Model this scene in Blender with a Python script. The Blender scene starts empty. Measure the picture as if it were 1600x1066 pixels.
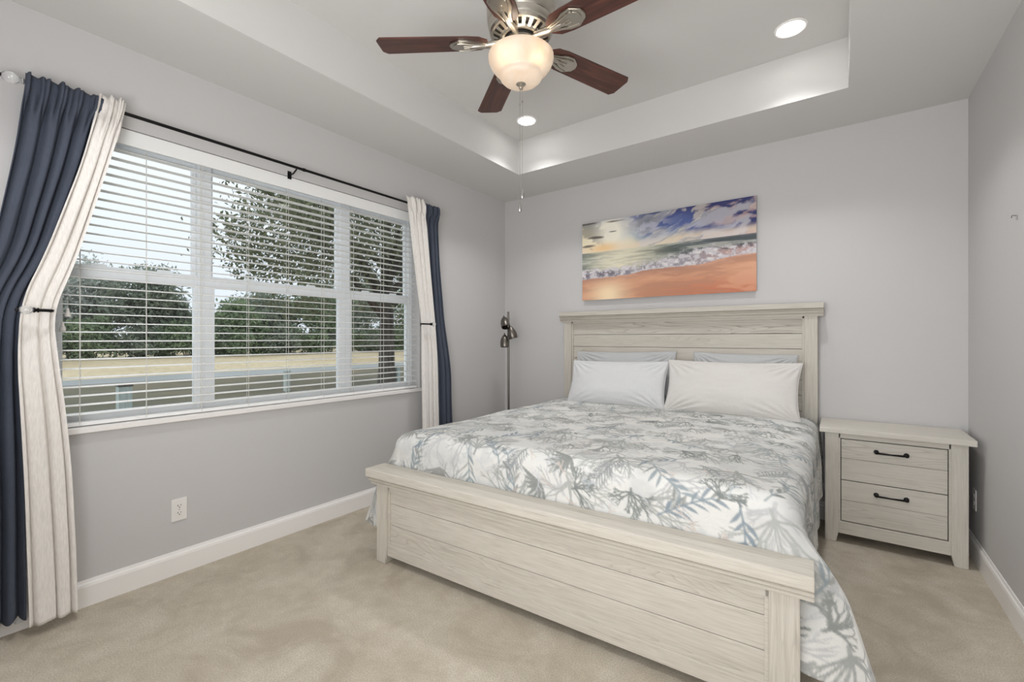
import bpy, bmesh, math, random
import numpy as np
from mathutils import Matrix, Vector
random.seed(7)
RNG = np.random.default_rng(11)
C = bpy.context.scene.collection
SC = bpy.context.scene
R = math.radians

# ------------------------------------------------------------------ camera, sky, lights, exposure
cam_d = bpy.data.cameras.new('camera')
cam_d.sensor_width = 36.0
cam_d.lens = 698.88 / 1600 * 36
cam_d.shift_y = -3.77 / 1600
cam_d.clip_end = 400
cam = bpy.data.objects.new('camera', cam_d)
cam.location = (2.899, -3.847, 1.274)
cam.rotation_euler = (R(90), 0, 0.630)
C.objects.link(cam)
SC.camera = cam

SC.view_settings.view_transform = 'Standard'
SC.view_settings.look = 'None'
SC.view_settings.exposure = 0.0
SC.view_settings.gamma = 1.0
SC.view_settings.use_curve_mapping = False

world = bpy.data.worlds.new('overcast_sky')
SC.world = world
world.use_nodes = True
wn = world.node_tree
wn.nodes.clear()
w_out = wn.nodes.new('ShaderNodeOutputWorld')
w_bg = wn.nodes.new('ShaderNodeBackground')
w_tc = wn.nodes.new('ShaderNodeTexCoord')
w_sep = wn.nodes.new('ShaderNodeSeparateXYZ')
w_ramp = wn.nodes.new('ShaderNodeValToRGB')
w_ramp.color_ramp.elements[0].position = 0.0
w_ramp.color_ramp.elements[0].color = (0.74, 0.79, 0.88, 1)
w_ramp.color_ramp.elements[1].position = 0.45
w_ramp.color_ramp.elements[1].color = (0.93, 0.95, 0.99, 1)
wn.links.new(w_tc.outputs['Generated'], w_sep.inputs[0])
wn.links.new(w_sep.outputs['Z'], w_ramp.inputs[0])
wn.links.new(w_ramp.outputs[0], w_bg.inputs['Color'])
w_bg.inputs['Strength'].default_value = 1.3
wn.links.new(w_bg.outputs[0], w_out.inputs[0])


def lamp(name, typ, loc, energy, color=(1, 1, 1), rot=(0, 0, 0), **kw):
    d = bpy.data.lights.new(name, typ)
    d.energy = energy
    d.color = color
    for k, v in kw.items():
        setattr(d, k, v)
    o = bpy.data.objects.new(name, d)
    o.location = loc
    o.rotation_euler = rot
    C.objects.link(o)
    return o


# soft daylight from the overcast side of the sky, falling on the window wall
lamp('daylight', 'SUN', (-8, -6, 9), 1.6, (0.93, 0.96, 1.0), (R(52), 0, R(-65)), angle=R(110))
# unseen fill lamp added just inside the solid front wall, behind the camera
lamp('front_fill', 'AREA', (2.50, -4.36, 1.30), 28, (0.965, 0.98, 1.0), (R(90), 0, R(-4)), shape='RECTANGLE', size=1.8, size_y=2.1)
# second added fill, out of view, aimed up and forward at the ceiling
lamp('upward_fill', 'AREA', (2.35, -4.15, 1.25), 37, (0.965, 0.98, 1.0), (R(137), 0, R(6)), shape='RECTANGLE', size=1.6, size_y=.6)
RECESSED_POWER = 76.0
BULB_POWER = 0.8

# ------------------------------------------------------------------ material helpers


def lin(c):
    c = c / 255.0
    return c / 12.92 if c <= 0.04045 else ((c + 0.055) / 1.055) ** 2.4


def col(r, g, b):
    return (lin(r), lin(g), lin(b), 1.0)


class Mat:
    def __init__(self, name, base=(0.8, 0.8, 0.8, 1), rough=0.5, metal=0.0, **kw):
        self.m = bpy.data.materials.new(name)
        self.m.use_nodes = True
        self.t = self.m.node_tree
        self.b = self.t.nodes['Principled BSDF']
        self.out = self.t.nodes['Material Output']
        self.b.inputs['Base Color'].default_value = base
        self.b.inputs['Roughness'].default_value = rough
        self.b.inputs['Metallic'].default_value = metal
        for k, v in kw.items():
            self.b.inputs[k].default_value = v

    def n(self, typ, **kw):
        nd = self.t.nodes.new(typ)
        for k, v in kw.items():
            if k.startswith('i_'):
                key = k[2:]
                nd.inputs[int(key) if key.isdigit() else key.replace('_', ' ')].default_value = v
            else:
                setattr(nd, k, v)
        return nd

    def l(self, a, b):
        self.t.links.new(a, b)

    def coords(self, scale=(1, 1, 1), kind='Object'):
        tc = self.n('ShaderNodeTexCoord')
        mp = self.n('ShaderNodeMapping')
        mp.inputs['Scale'].default_value = scale
        self.l(tc.outputs[kind], mp.inputs['Vector'])
        return mp.outputs['Vector']

    def noise(self, scale, detail=3.0, vec=None, dist=0.0, rough=0.5):
        nd = self.n('ShaderNodeTexNoise')
        nd.inputs['Scale'].default_value = scale
        nd.inputs['Detail'].default_value = detail
        nd.inputs['Distortion'].default_value = dist
        nd.inputs['Roughness'].default_value = rough
        self.l(vec if vec is not None else self.coords(), nd.inputs['Vector'])
        return nd.outputs['Fac']

    def ramp(self, fac, stops):
        nd = self.n('ShaderNodeValToRGB')
        cr = nd.color_ramp
        while len(cr.elements) < len(stops):
            cr.elements.new(0.5)
        for e, (p, c) in zip(cr.elements, stops):
            e.position = p
            e.color = c
        self.l(fac, nd.inputs[0])
        return nd.outputs[0]

    def mix(self, fac, a, b, mode='MIX'):
        nd = self.n('ShaderNodeMix', data_type='RGBA', blend_type=mode)
        for v, i in ((fac, 0), (a, 6), (b, 7)):
            if hasattr(v, 'is_linked'):
                self.l(v, nd.inputs[i])
            else:
                nd.inputs[i].default_value = v
        return nd.outputs[2]

    def base(self, c):
        self.l(c, self.b.inputs['Base Color'])

    def bump(self, h, strength=0.2, distance=0.01):
        nd = self.n('ShaderNodeBump')
        nd.inputs['Strength'].default_value = strength
        nd.inputs['Distance'].default_value = distance
        self.l(h, nd.inputs['Height'])
        self.l(nd.outputs[0], self.b.inputs['Normal'])


def paint(name, c, rough=0.6, bump=0.06, scale=90):
    m = Mat(name, c, rough)
    m.bump(m.noise(scale, 4), bump, 0.004)
    return m.m


def wood(name, c_light, c_mid, c_dark, axis=0, plank=0.0, fig=1.0, off=0.0):
    """whitewashed oak: grain runs along the given axis; the boards differ when plank > 0"""
    m = Mat(name, c_mid, 0.62)
    sc = [9.0, 9.0, 9.0]
    sc[axis] = 0.8
    tc = m.n('ShaderNodeTexCoord')
    vec = tc.outputs['Object']
    if plank > 0:
        sep = m.n('ShaderNodeSeparateXYZ')
        m.l(vec, sep.inputs[0])
        so = m.n('ShaderNodeMath', operation='SUBTRACT', i_1=off)
        m.l(sep.outputs['Z'], so.inputs[0])
        dv = m.n('ShaderNodeMath', operation='DIVIDE', i_1=plank)
        m.l(so.outputs[0], dv.inputs[0])
        fl = m.n('ShaderNodeMath', operation='FLOOR')
        m.l(dv.outputs[0], fl.inputs[0])
        mu = m.n('ShaderNodeMath', operation='MULTIPLY', i_1=3.71)
        m.l(fl.outputs[0], mu.inputs[0])
        cb = m.n('ShaderNodeCombineXYZ')
        m.l(mu.outputs[0], cb.inputs[axis])
        m.l(mu.outputs[0], cb.inputs[1])
        ad = m.n('ShaderNodeVectorMath', operation='ADD')
        m.l(vec, ad.inputs[0])
        m.l(cb.outputs[0], ad.inputs[1])
        vec = ad.outputs[0]
    mp = m.n('ShaderNodeMapping')
    mp.inputs['Scale'].default_value = sc
    m.l(vec, mp.inputs['Vector'])
    v = mp.outputs['Vector']
    n1 = m.noise(0.9, 2.0, v, 0.3)
    # contour lines of a stretched noise field give the cathedral figure
    k = m.n('ShaderNodeMath', operation='MULTIPLY', i_1=26.0)
    m.l(n1, k.inputs[0])
    fr = m.n('ShaderNodeMath', operation='FRACT')
    m.l(k.outputs[0], fr.inputs[0])
    rings = m.ramp(fr.outputs[0], [(0.0, (0, 0, 0, 1)), (0.72, (0.25, 0.25, 0.25, 1)), (0.93, (1, 1, 1, 1)), (1.0, (0.1, 0.1, 0.1, 1))])
    sc2 = [60.0, 60.0, 60.0]
    sc2[axis] = 2.2
    mp2 = m.n('ShaderNodeMapping')
    mp2.inputs['Scale'].default_value = sc2
    m.l(vec, mp2.inputs['Vector'])
    fine = m.noise(2.2, 5.0, mp2.outputs['Vector'], 0.2, 0.6)
    big = m.noise(0.55, 2.0, v)
    a = m.ramp(fine, [(0.30, c_mid), (0.62, c_light)])
    mask = m.ramp(big, [(0.42, (0, 0, 0, 1)), (0.62, (1, 1, 1, 1))])
    f1 = m.mix(1.0, rings, mask, 'MULTIPLY')
    sepc = m.n('ShaderNodeMath', operation='MULTIPLY', i_1=0.62 * fig)
    m.l(f1, sepc.inputs[0])
    c = m.mix(sepc.outputs[0], a, c_dark)
    pores = m.ramp(fine, [(0.22, (1, 1, 1, 1)), (0.36, (0, 0, 0, 1))])
    pm = m.n('ShaderNodeMath', operation='MULTIPLY', i_1=0.45)
    m.l(pores, pm.inputs[0])
    c = m.mix(pm.outputs[0], c, c_dark)
    m.base(c)
    m.bump(fine, 0.10, 0.003)
    return m.m


def cloth(name, c1, c2, rough=0.9, weave=420, wob=7.0, sheen=0.0):
    m = Mat(name, c1, rough)
    a = m.noise(wob, 3)
    cc = m.mix(a, c1, c2)
    sl = m.noise(1.0, 3, m.coords((weave, weave, weave * 0.12)))
    c = m.mix(m.ramp(sl, [(0.35, (0, 0, 0, 1)), (0.65, (1, 1, 1, 1))]), cc, m.mix(0.12, cc, (0, 0, 0, 1)))
    m.base(c)
    m.bump(sl, 0.15, 0.002)
    m.b.inputs['Sheen Weight'].default_value = sheen
    return m.m


M = {}
M['wall'] = paint('wall_paint', col(202, 200, 199), 0.7, 0.05, 120)
M['ceiling'] = paint('ceiling_paint', col(212, 210, 207), 0.75, 0.08, 70)
M['trim'] = paint('white_trim_paint', col(244, 241, 238), 0.4, 0.02, 30)
M['vinyl'] = paint('white_vinyl', col(244, 247, 249), 0.35, 0.01, 30)
M['blind'] = paint('white_blind_slat', col(246, 246, 244), 0.42, 0.01, 40)
M['cord'] = paint('white_cord', col(220, 219, 212), 0.7, 0.02, 300)
M['black'] = Mat('black_iron', col(24, 22, 22), 0.42, 0.6).m
M['dark'] = Mat('dark_slot', col(20, 18, 17), 0.6).m
WL, WM, WD = col(204, 198, 187), col(188, 181, 169), col(118, 110, 100)
M['wood'] = wood('whitewashed_oak_headboard', WL, WM, WD, 0, 0.1105, 1.0, 0.0945)
M['wood_f'] = wood('whitewashed_oak_footboard', WL, WM, col(150, 142, 130), 0, 0.125, 0.8, 0.095)
M['wood_n'] = wood('whitewashed_oak_drawers', col(218, 213, 203), col(206, 200, 189), col(156, 148, 137), 0, 0.128, 0.7, 0.012)
M['wood_nh'] = wood('whitewashed_oak_nightstand_rail', col(216, 211, 201), col(204, 198, 187), col(150, 142, 131), 0, 0, 0.3)
M['wood_nv'] = wood('whitewashed_oak_nightstand_leg', col(216, 211, 201), col(204, 198, 187), col(150, 142, 131), 2, 0, 0.3)
M['wood_h'] = wood('whitewashed_oak_rail', WL, WM, WD, 0, 0, 0.3)
M['wood_v'] = wood('whitewashed_oak_post', WL, WM, WD, 2, 0, 0.3)
M['blade'] = None
M['navy'] = cloth('navy_woven_cloth', col(66, 72, 86), col(80, 87, 101), 0.9, 300, 5)
M['white_cloth'] = cloth('white_linen_cloth', col(240, 235, 228), col(245, 241, 236), 0.9, 260, 4)
M['lining'] = cloth('white_lining', col(224, 224, 226), col(230, 230, 232), 0.85, 500, 6)
M['pillow_w'] = cloth('white_cotton', col(214, 214, 214), col(220, 220, 220), 0.9, 700, 6)
M['pillow_i'] = cloth('ivory_cotton', col(215, 211, 206), col(221, 217, 212), 0.9, 700, 6)
M['pillow_g'] = cloth('blue_grey_cotton', col(186, 187, 187), col(193, 194, 194), 0.92, 500, 6)
M['mattress'] = cloth('mattress_ticking', col(222, 220, 215), col(228, 226, 222), 0.9, 400, 6)
M['steel'] = Mat('brushed_steel', col(168, 166, 162), 0.34, 0.9).m
M['plastic'] = paint('white_plastic', col(236, 233, 229), 0.35, 0.0, 10)


def mk_special():
    m = Mat('brushed_nickel', col(186, 180, 170), 0.32, 1.0)
    m.bump(m.noise(1.0, 2, m.coords((40, 40, 700))), 0.05, 0.001)
    M['nickel'] = m.m
    m = Mat('lamp_nickel', col(122, 117, 110), 0.36, 1.0)
    M['lamp_nickel'] = m.m
    # mahogany fan blades
    m = Mat('mahogany_veneer', col(72, 38, 30), 0.38)
    v = m.coords((1.2, 14, 14))
    a = m.noise(3.0, 5, v, 1.0)
    m.base(m.ramp(a, [(0.3, col(54, 30, 25)), (0.52, col(76, 43, 35)), (0.72, col(96, 57, 45))]))
    M['blade'] = m.m
    # carpet
    m = Mat('beige_cut_pile_carpet', col(196, 182, 160), 0.97)
    big = m.noise(3.4, 5, None, 0.9, 0.6)
    mid = m.noise(14.0, 4)
    fine = m.noise(420.0, 2)
    grain = m.noise(170.0, 3)
    c = m.ramp(big, [(0.36, col(190, 179, 161)), (0.48, col(207, 197, 179)), (0.62, col(217, 208, 192))])
    c2 = m.mix(m.ramp(mid, [(0.35, (0, 0, 0, 1)), (0.7, (0.35, 0.35, 0.35, 1))]), c, col(178, 166, 147))
    c3 = m.mix(m.ramp(grain, [(0.38, (0.5, 0.5, 0.5, 1)), (0.6, (0, 0, 0, 1))]), c2, col(164, 152, 134))
    m.base(c3)
    add = m.n('ShaderNodeMath', operation='ADD')
    m.l(fine, add.inputs[0])
    m.l(grain, add.inputs[1])
    m.bump(add.outputs[0], 0.55, 0.008)
    M['carpet'] = m.m
    # clear window glass: see-through with a faint reflection
    m = Mat('window_glass')
    tr = m.n('ShaderNodeBsdfTransparent')
    tr.inputs[0].default_value = (0.93, 0.95, 0.95, 1)
    gl = m.n('ShaderNodeBsdfGlossy')
    gl.inputs['Roughness'].default_value = 0.03
    fr = m.n('ShaderNodeFresnel')
    fr.inputs[0].default_value = 1.3
    mx = m.n('ShaderNodeMixShader')
    m.l(fr.outputs[0], mx.inputs[0])
    m.l(tr.outputs[0], mx.inputs[1])
    m.l(gl.outputs[0], mx.inputs[2])
    m.l(mx.outputs[0], m.out.inputs[0])
    M['glass'] = m.m
    # crystal finials
    m = Mat('clear_crystal', (0.98, 0.98, 0.98, 1), 0.03)
    m.b.inputs['Transmission Weight'].default_value = 0.8
    m.b.inputs['IOR'].default_value = 1.5
    M['crystal'] = m.m
    # alabaster light bowl, lit from the bulbs within
    m = Mat('alabaster_glass')
    a = m.noise(9.0, 5, None, 1.5)
    cc = m.ramp(a, [(0.35, (0.96, 0.86, 0.74, 1)), (0.65, (1.0, 0.95, 0.88, 1))])
    tl = m.n('ShaderNodeBsdfTranslucent')
    df = m.n('ShaderNodeBsdfDiffuse')
    gl = m.n('ShaderNodeBsdfGlossy')
    gl.inputs['Roughness'].default_value = 0.45
    m.l(m.mix(1.0, cc, (0.42, 0.385, 0.34, 1), 'MULTIPLY'), tl.inputs[0])
    m.l(cc, df.inputs[0])
    m1 = m.n('ShaderNodeMixShader')
    m1.inputs[0].default_value = 0.22
    m.l(tl.outputs[0], m1.inputs[1])
    m.l(df.outputs[0], m1.inputs[2])
    m2 = m.n('ShaderNodeMixShader')
    m2.inputs[0].default_value = 0.05
    m.l(m1.outputs[0], m2.inputs[1])
    m.l(gl.outputs[0], m2.inputs[2])
    em = m.n('ShaderNodeEmission')
    em.inputs['Strength'].default_value = 0.22
    m.l(cc, em.inputs[0])
    ad = m.n('ShaderNodeAddShader')
    m.l(m2.outputs[0], ad.inputs[0])
    m.l(em.outputs[0], ad.inputs[1])
    m.l(ad.outputs[0], m.out.inputs[0])
    M['bowl'] = m.m
    for nm, c, s in (('bulb_glow', (1.0, 0.86, 0.68, 1), 22.0), ('downlight_glow', (1.0, 0.98, 0.97, 1), 15.0)):
        m = Mat(nm)
        em = m.n('ShaderNodeEmission')
        em.inputs[0].default_value = c
        em.inputs[1].default_value = s
        m.l(em.outputs[0], m.out.inputs[0])
        M[nm] = m.m
    # printed cloth / canvas: colour comes from the drawn print
    for nm, rough, b in (('coverlet_print', 0.92, 0.25), ('canvas_print', 0.6, 0.05)):
        m = Mat(nm, (0.8, 0.8, 0.8, 1), rough)
        at = m.n('ShaderNodeAttribute', attribute_name='print')
        if nm == 'coverlet_print':
            wv = m.noise(1.0, 2, m.coords((500, 500, 500)))
            m.base(m.mix(m.ramp(wv, [(0.3, (0.12, 0.12, 0.12, 1)), (0.7, (0, 0, 0, 1))]), at.outputs['Color'], (0.3, 0.3, 0.3, 1)))
            quilt = m.noise(28.0, 3, None, 1.2)
            m.bump(quilt, 0.28, 0.008)
        else:
            m.base(at.outputs['Color'])
            m.bump(m.noise(600, 2), 0.05, 0.001)
        M[nm] = m.m
    # outdoors
    m = Mat('lawn_grass', col(104, 102, 74), 0.95)
    a = m.noise(0.5, 5)
    b = m.noise(5.0, 6, m.coords((1.0, .35, 1.0)), 0.4, 0.65)
    c = m.ramp(a, [(0.35, col(84, 84, 64)), (0.65, col(112, 103, 80))])
    m.base(m.mix(m.ramp(b, [(0.35, (0, 0, 0, 1)), (0.7, (0.6, 0.6, 0.6, 1))]), c, col(74, 72, 56)))
    M['lawn'] = m.m
    m = Mat('dry_straw_grass', col(205, 188, 150), 0.95)
    a = m.noise(1.0, 5, m.coords((0.25, 0.12, 1.2)))
    b = m.noise(3.0, 4)
    c = m.ramp(a, [(0.32, col(180, 164, 132)), (0.6, col(204, 190, 160))])
    m.base(m.mix(m.ramp(b, [(0.4, (0, 0, 0, 1)), (0.75, (0.5, 0.5, 0.5, 1))]), c, col(164, 148, 116)))
    M['straw'] = m.m
    m = Mat('pond_water', col(158, 164, 168), 0.35)  # pale base colour carries the sky's reflection on the water
    m.b.inputs['Specular IOR Level'].default_value = 0.9
    m.bump(m.noise(1.2, 3), 0.15, 0.05)
    M['water'] = m.m
    m = Mat('tree_bark', col(86, 80, 72), 0.95)
    a = m.noise(1.0, 5, m.coords((14, 14, 2.5)), 0.5)
    m.base(m.ramp(a, [(0.3, col(62, 57, 51)), (0.7, col(104, 98, 89))]))
    M['bark'] = m.m
    m = Mat('weathered_post', col(176, 188, 184), 0.9)
    a = m.noise(1.0, 4, m.coords((30, 30, 3)))
    m.base(m.ramp(a, [(0.3, col(160, 174, 170)), (0.7, col(190, 200, 196))]))
    M['post'] = m.m
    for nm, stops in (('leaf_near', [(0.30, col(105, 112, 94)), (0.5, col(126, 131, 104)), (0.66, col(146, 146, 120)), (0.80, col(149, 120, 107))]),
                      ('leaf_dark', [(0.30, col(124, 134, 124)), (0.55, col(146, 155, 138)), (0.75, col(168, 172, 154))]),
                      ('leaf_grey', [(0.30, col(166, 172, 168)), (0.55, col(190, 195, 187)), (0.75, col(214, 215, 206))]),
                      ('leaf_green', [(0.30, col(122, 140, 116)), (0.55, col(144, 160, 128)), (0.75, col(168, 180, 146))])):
        m = Mat(nm)
        a = m.noise(1.1, 6, None, 0.0, 0.75)
        cc = m.ramp(a, stops)
        df = m.n('ShaderNodeBsdfDiffuse')
        tl = m.n('ShaderNodeBsdfTranslucent')
        m.l(cc, df.inputs[0])
        m.l(cc, tl.inputs[0])
        mx = m.n('ShaderNodeMixShader')
        mx.inputs[0].default_value = 0.3
        m.l(df.outputs[0], mx.inputs[1])
        m.l(tl.outputs[0], mx.inputs[2])
        m.l(mx.outputs[0], m.out.inputs[0])
        M[nm] = m.m


mk_special()

# ------------------------------------------------------------------ mesh helpers (all in world metres)


def box(bm, x0, x1, y0, y1, z0, z1, bev=0.0, seg=2):
    v = [bm.verts.new((x, y, z)) for z in (z0, z1) for y in (y0, y1) for x in (x0, x1)]
    f = [(0, 2, 3, 1), (4, 5, 7, 6), (0, 1, 5, 4), (2, 6, 7, 3), (0, 4, 6, 2), (1, 3, 7, 5)]
    fs = [bm.faces.new([v[i] for i in q]) for q in f]
    if bev > 0:
        es = list({e for q in fs for e in q.edges})
        bmesh.ops.bevel(bm, geom=es, offset=bev, segments=seg, affect='EDGES', profile=0.7)


def prism(bm, outline, frame, t, bev=0.0):
    """extrude a 2-D outline [(a,b)] by thickness t; frame = (origin, a axis, b axis, normal)"""
    o, a, b, n = [Vector(q) for q in frame]
    lo = [bm.verts.new(o + a * p + b * q) for p, q in outline]
    hi = [bm.verts.new(o + a * p + b * q + n * t) for p, q in outline]
    k = len(outline)
    fs = [bm.faces.new(list(reversed(lo))), bm.faces.new(hi)]
    for i in range(k):
        fs.append(bm.faces.new((lo[i], lo[(i + 1) % k], hi[(i + 1) % k], hi[i])))
    if bev > 0:
        bmesh.ops.bevel(bm, geom=list({e for q in fs for e in q.edges}), offset=bev, segments=2, affect='EDGES')


def lathe(bm, prof, center=(0, 0, 0), seg=32, mat=None):
    mat = mat or Matrix.Translation(center)
    rings = []
    for r, z in prof:
        if r < 1e-6:
            rings.append([bm.verts.new(mat @ Vector((0, 0, z)))])
        else:
            rings.append([bm.verts.new(mat @ Vector((r * math.cos(2 * math.pi * i / seg), r * math.sin(2 * math.pi * i / seg), z))) for i in range(seg)])
    for a, b in zip(rings, rings[1:]):
        for i in range(seg):
            j = (i + 1) % seg
            if len(a) == 1 and len(b) == 1:
                continue
            if len(a) == 1:
                bm.faces.new((a[0], b[i], b[j]))
            elif len(b) == 1:
                bm.faces.new((a[i], a[j], b[0]))
            else:
                bm.faces.new((a[i], a[j], b[j], b[i]))


def tube(bm, pts, r, seg=8):
    pts = [Vector(p) for p in pts]
    rr = r if isinstance(r, (list, tuple)) else [r] * len(pts)
    up = Vector((0.31, 0.17, 0.93)).normalized()
    rings = []
    for i, p in enumerate(pts):
        d = (pts[min(i + 1, len(pts) - 1)] - pts[max(i - 1, 0)]).normalized()
        a = d.cross(up)
        if a.length < 1e-3:
            a = d.cross(Vector((1, 0, 0)))
        a.normalize()
        b = d.cross(a)
        rings.append([bm.verts.new(p + (a * math.cos(2 * math.pi * k / seg) + b * math.sin(2 * math.pi * k / seg)) * rr[i]) for k in range(seg)])
    for a, b in zip(rings, rings[1:]):
        for i in range(seg):
            j = (i + 1) % seg
            bm.faces.new((a[i], b[i], b[j], a[j]))
    bm.faces.new(rings[0])
    bm.faces.new(list(reversed(rings[-1])))


def grid_mesh(name, P, smooth=True, closed_u=False):
    """P: (nu, nv, 3) array -> mesh"""
    nu, nv = P.shape[:2]
    idx = np.arange(nu * nv).reshape(nu, nv)
    f = np.stack([idx[:-1, :-1], idx[1:, :-1], idx[1:, 1:], idx[:-1, 1:]], -1).reshape(-1, 4)
    me = bpy.data.meshes.new(name)
    me.from_pydata(P.reshape(-1, 3).tolist(), [], f.tolist())
    if smooth:
        me.polygons.foreach_set('use_smooth', [True] * len(me.polygons))
    me.update()
    return me


def link(name, data, mat, parent=None):
    o = bpy.data.objects.new(name, data)
    C.objects.link(o)
    if mat is not None:
        data.materials.append(mat)
    if parent is not None:
        o.parent = parent
        o.matrix_parent_inverse = parent.matrix_basis.inverted()
    return o


def obj(name, bm, mat, parent=None, smooth=False, xf=None):
    if xf is not None:
        bm.transform(xf)
    bmesh.ops.recalc_face_normals(bm, faces=bm.faces)
    me = bpy.data.meshes.new(name)
    bm.to_mesh(me)
    bm.free()
    if smooth:
        me.polygons.foreach_set('use_smooth', [True] * len(me.polygons))
        try:
            me.set_sharp_from_angle(angle=R(38))
        except Exception:
            pass
    return link(name, me, mat, parent)


def BM():
    return bmesh.new()


def tag(o, label, cat, group=None):
    o['label'] = label
    o['category'] = cat
    if group:
        o['group'] = group
    return o


def thing(name, label, cat, loc=(0, 0, 0), group=None, rotz=0.0):
    o = bpy.data.objects.new(name, None)
    C.objects.link(o)
    o.location = loc
    o.rotation_euler = (0, 0, rotz)
    o.empty_display_size = 0.05
    bpy.context.view_layer.update()
    return tag(o, label, cat, group)


def struct(name, bm, mat, parent=None, smooth=False):
    o = obj(name, bm, mat, parent, smooth)
    if parent is None:
        o['kind'] = 'structure'
    return o


def fbm(nu, nv, base=4, octaves=5, seed=0, stretch=(1, 1), gain=0.5):
    rg = np.random.default_rng(seed)
    out = np.zeros((nu, nv))
    amp, tot = 1.0, 0.0
    for o in range(octaves):
        a = max(2, int(base * stretch[0] * 2 ** o)) + 1
        b = max(2, int(base * stretch[1] * 2 ** o)) + 1
        g = rg.random((a, b))
        x = np.linspace(0, a - 1.001, nu)
        y = np.linspace(0, b - 1.001, nv)
        xi, yi = x.astype(int), y.astype(int)
        xf, yf = x - xi, y - yi
        xf = xf * xf * (3 - 2 * xf)
        yf = yf * yf * (3 - 2 * yf)
        A = g[xi][:, yi] * (1 - yf) + g[xi][:, yi + 1] * yf
        B = g[xi + 1][:, yi] * (1 - yf) + g[xi + 1][:, yi + 1] * yf
        out += amp * (A * (1 - xf[:, None]) + B * xf[:, None])
        tot += amp
        amp *= gain
    return out / tot


def sstep(a, b, x):
    t = np.clip((x - a) / (b - a), 0, 1)
    return t * t * (3 - 2 * t)


def set_print(me, colors):
    at = me.color_attributes.new('print', 'FLOAT_COLOR', 'POINT')
    arr = np.ones((len(me.vertices), 4), dtype=np.float32)
    arr[:, :3] = colors.reshape(-1, 3)
    at.data.foreach_set('color', arr.ravel())


def rgb(r, g, b):
    return np.array([lin(r), lin(g), lin(b)])


# ------------------------------------------------------------------ the room
W, H, DEPTH = 3.541, 2.74, -4.43
WY0, WY1, WZ0, WZ1 = -3.44, -1.215, 0.852, 2.335      # window opening in the left wall
TX0, TX1, TY0, TY1, TZ = 0.590, 2.947, -3.85, -0.580, 3.037   # ceiling tray

bm = BM(); box(bm, -0.16, W + 0.16, DEPTH - 0.4, 0.16, -0.12, 0.0)
struct('floor', bm, M['carpet'])
bm = BM()
box(bm, -0.16, 0, DEPTH, WY0, 0, TZ + .15)
box(bm, -0.16, 0, WY1, 0.16, 0, TZ + .15)
box(bm, -0.16, 0, WY0, WY1, 0, WZ0 - .026)
box(bm, -0.16, 0, WY0, WY1, WZ1, TZ + .15)
struct('wall_left', bm, M['wall'])
bm = BM(); box(bm, 0, W, 0, 0.16, 0, TZ + .15); struct('wall_back', bm, M['wall'])
bm = BM(); box(bm, W, W + 0.16, DEPTH, 0.16, 0, TZ + .15); struct('wall_right', bm, M['wall'])
bm = BM(); box(bm, -0.16, W + 0.16, DEPTH - .16, DEPTH, 0, TZ + .15); struct('wall_front', bm, M['wall'])
bm = BM()
box(bm, 0, TX0, DEPTH, 0, H, TZ + .15)
box(bm, TX1, W, DEPTH, 0, H, TZ + .15)
box(bm, TX0, TX1, TY1, 0, H, TZ + .15)
box(bm, TX0, TX1, DEPTH, TY0, H, TZ + .15)
box(bm, TX0, TX1, TY0, TY1, TZ, TZ + .15)
struct('ceiling', bm, M['ceiling'])

# baseboards with a stepped top
BB = [(0, 0), (0.0, 0.124), (0.004, 0.124), (0.007, 0.112), (0.012, 0.106), (0.015, 0.094), (0.015, 0.0)]
bm = BM(); prism(bm, BB, ((0, DEPTH, 0), (1, 0, 0), (0, 0, 1), (0, 1, 0)), -DEPTH); struct('baseboard_left', bm, M['trim'])
bm = BM(); prism(bm, BB, ((W, DEPTH, 0), (-1, 0, 0), (0, 0, 1), (0, 1, 0)), -DEPTH); struct('baseboard_right', bm, M['trim'])
bm = BM(); prism(bm, BB, ((0.015, 0, 0), (0, -1, 0), (0, 0, 1), (1, 0, 0)), W - .03); struct('baseboard_back', bm, M['trim'])

# window sill
bm = BM(); box(bm, -0.155, 0.022, WY0 - .03, WY1 + .03, WZ0 - .026, WZ0, 0.004); struct('trim_1', bm, M['trim'])

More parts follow.
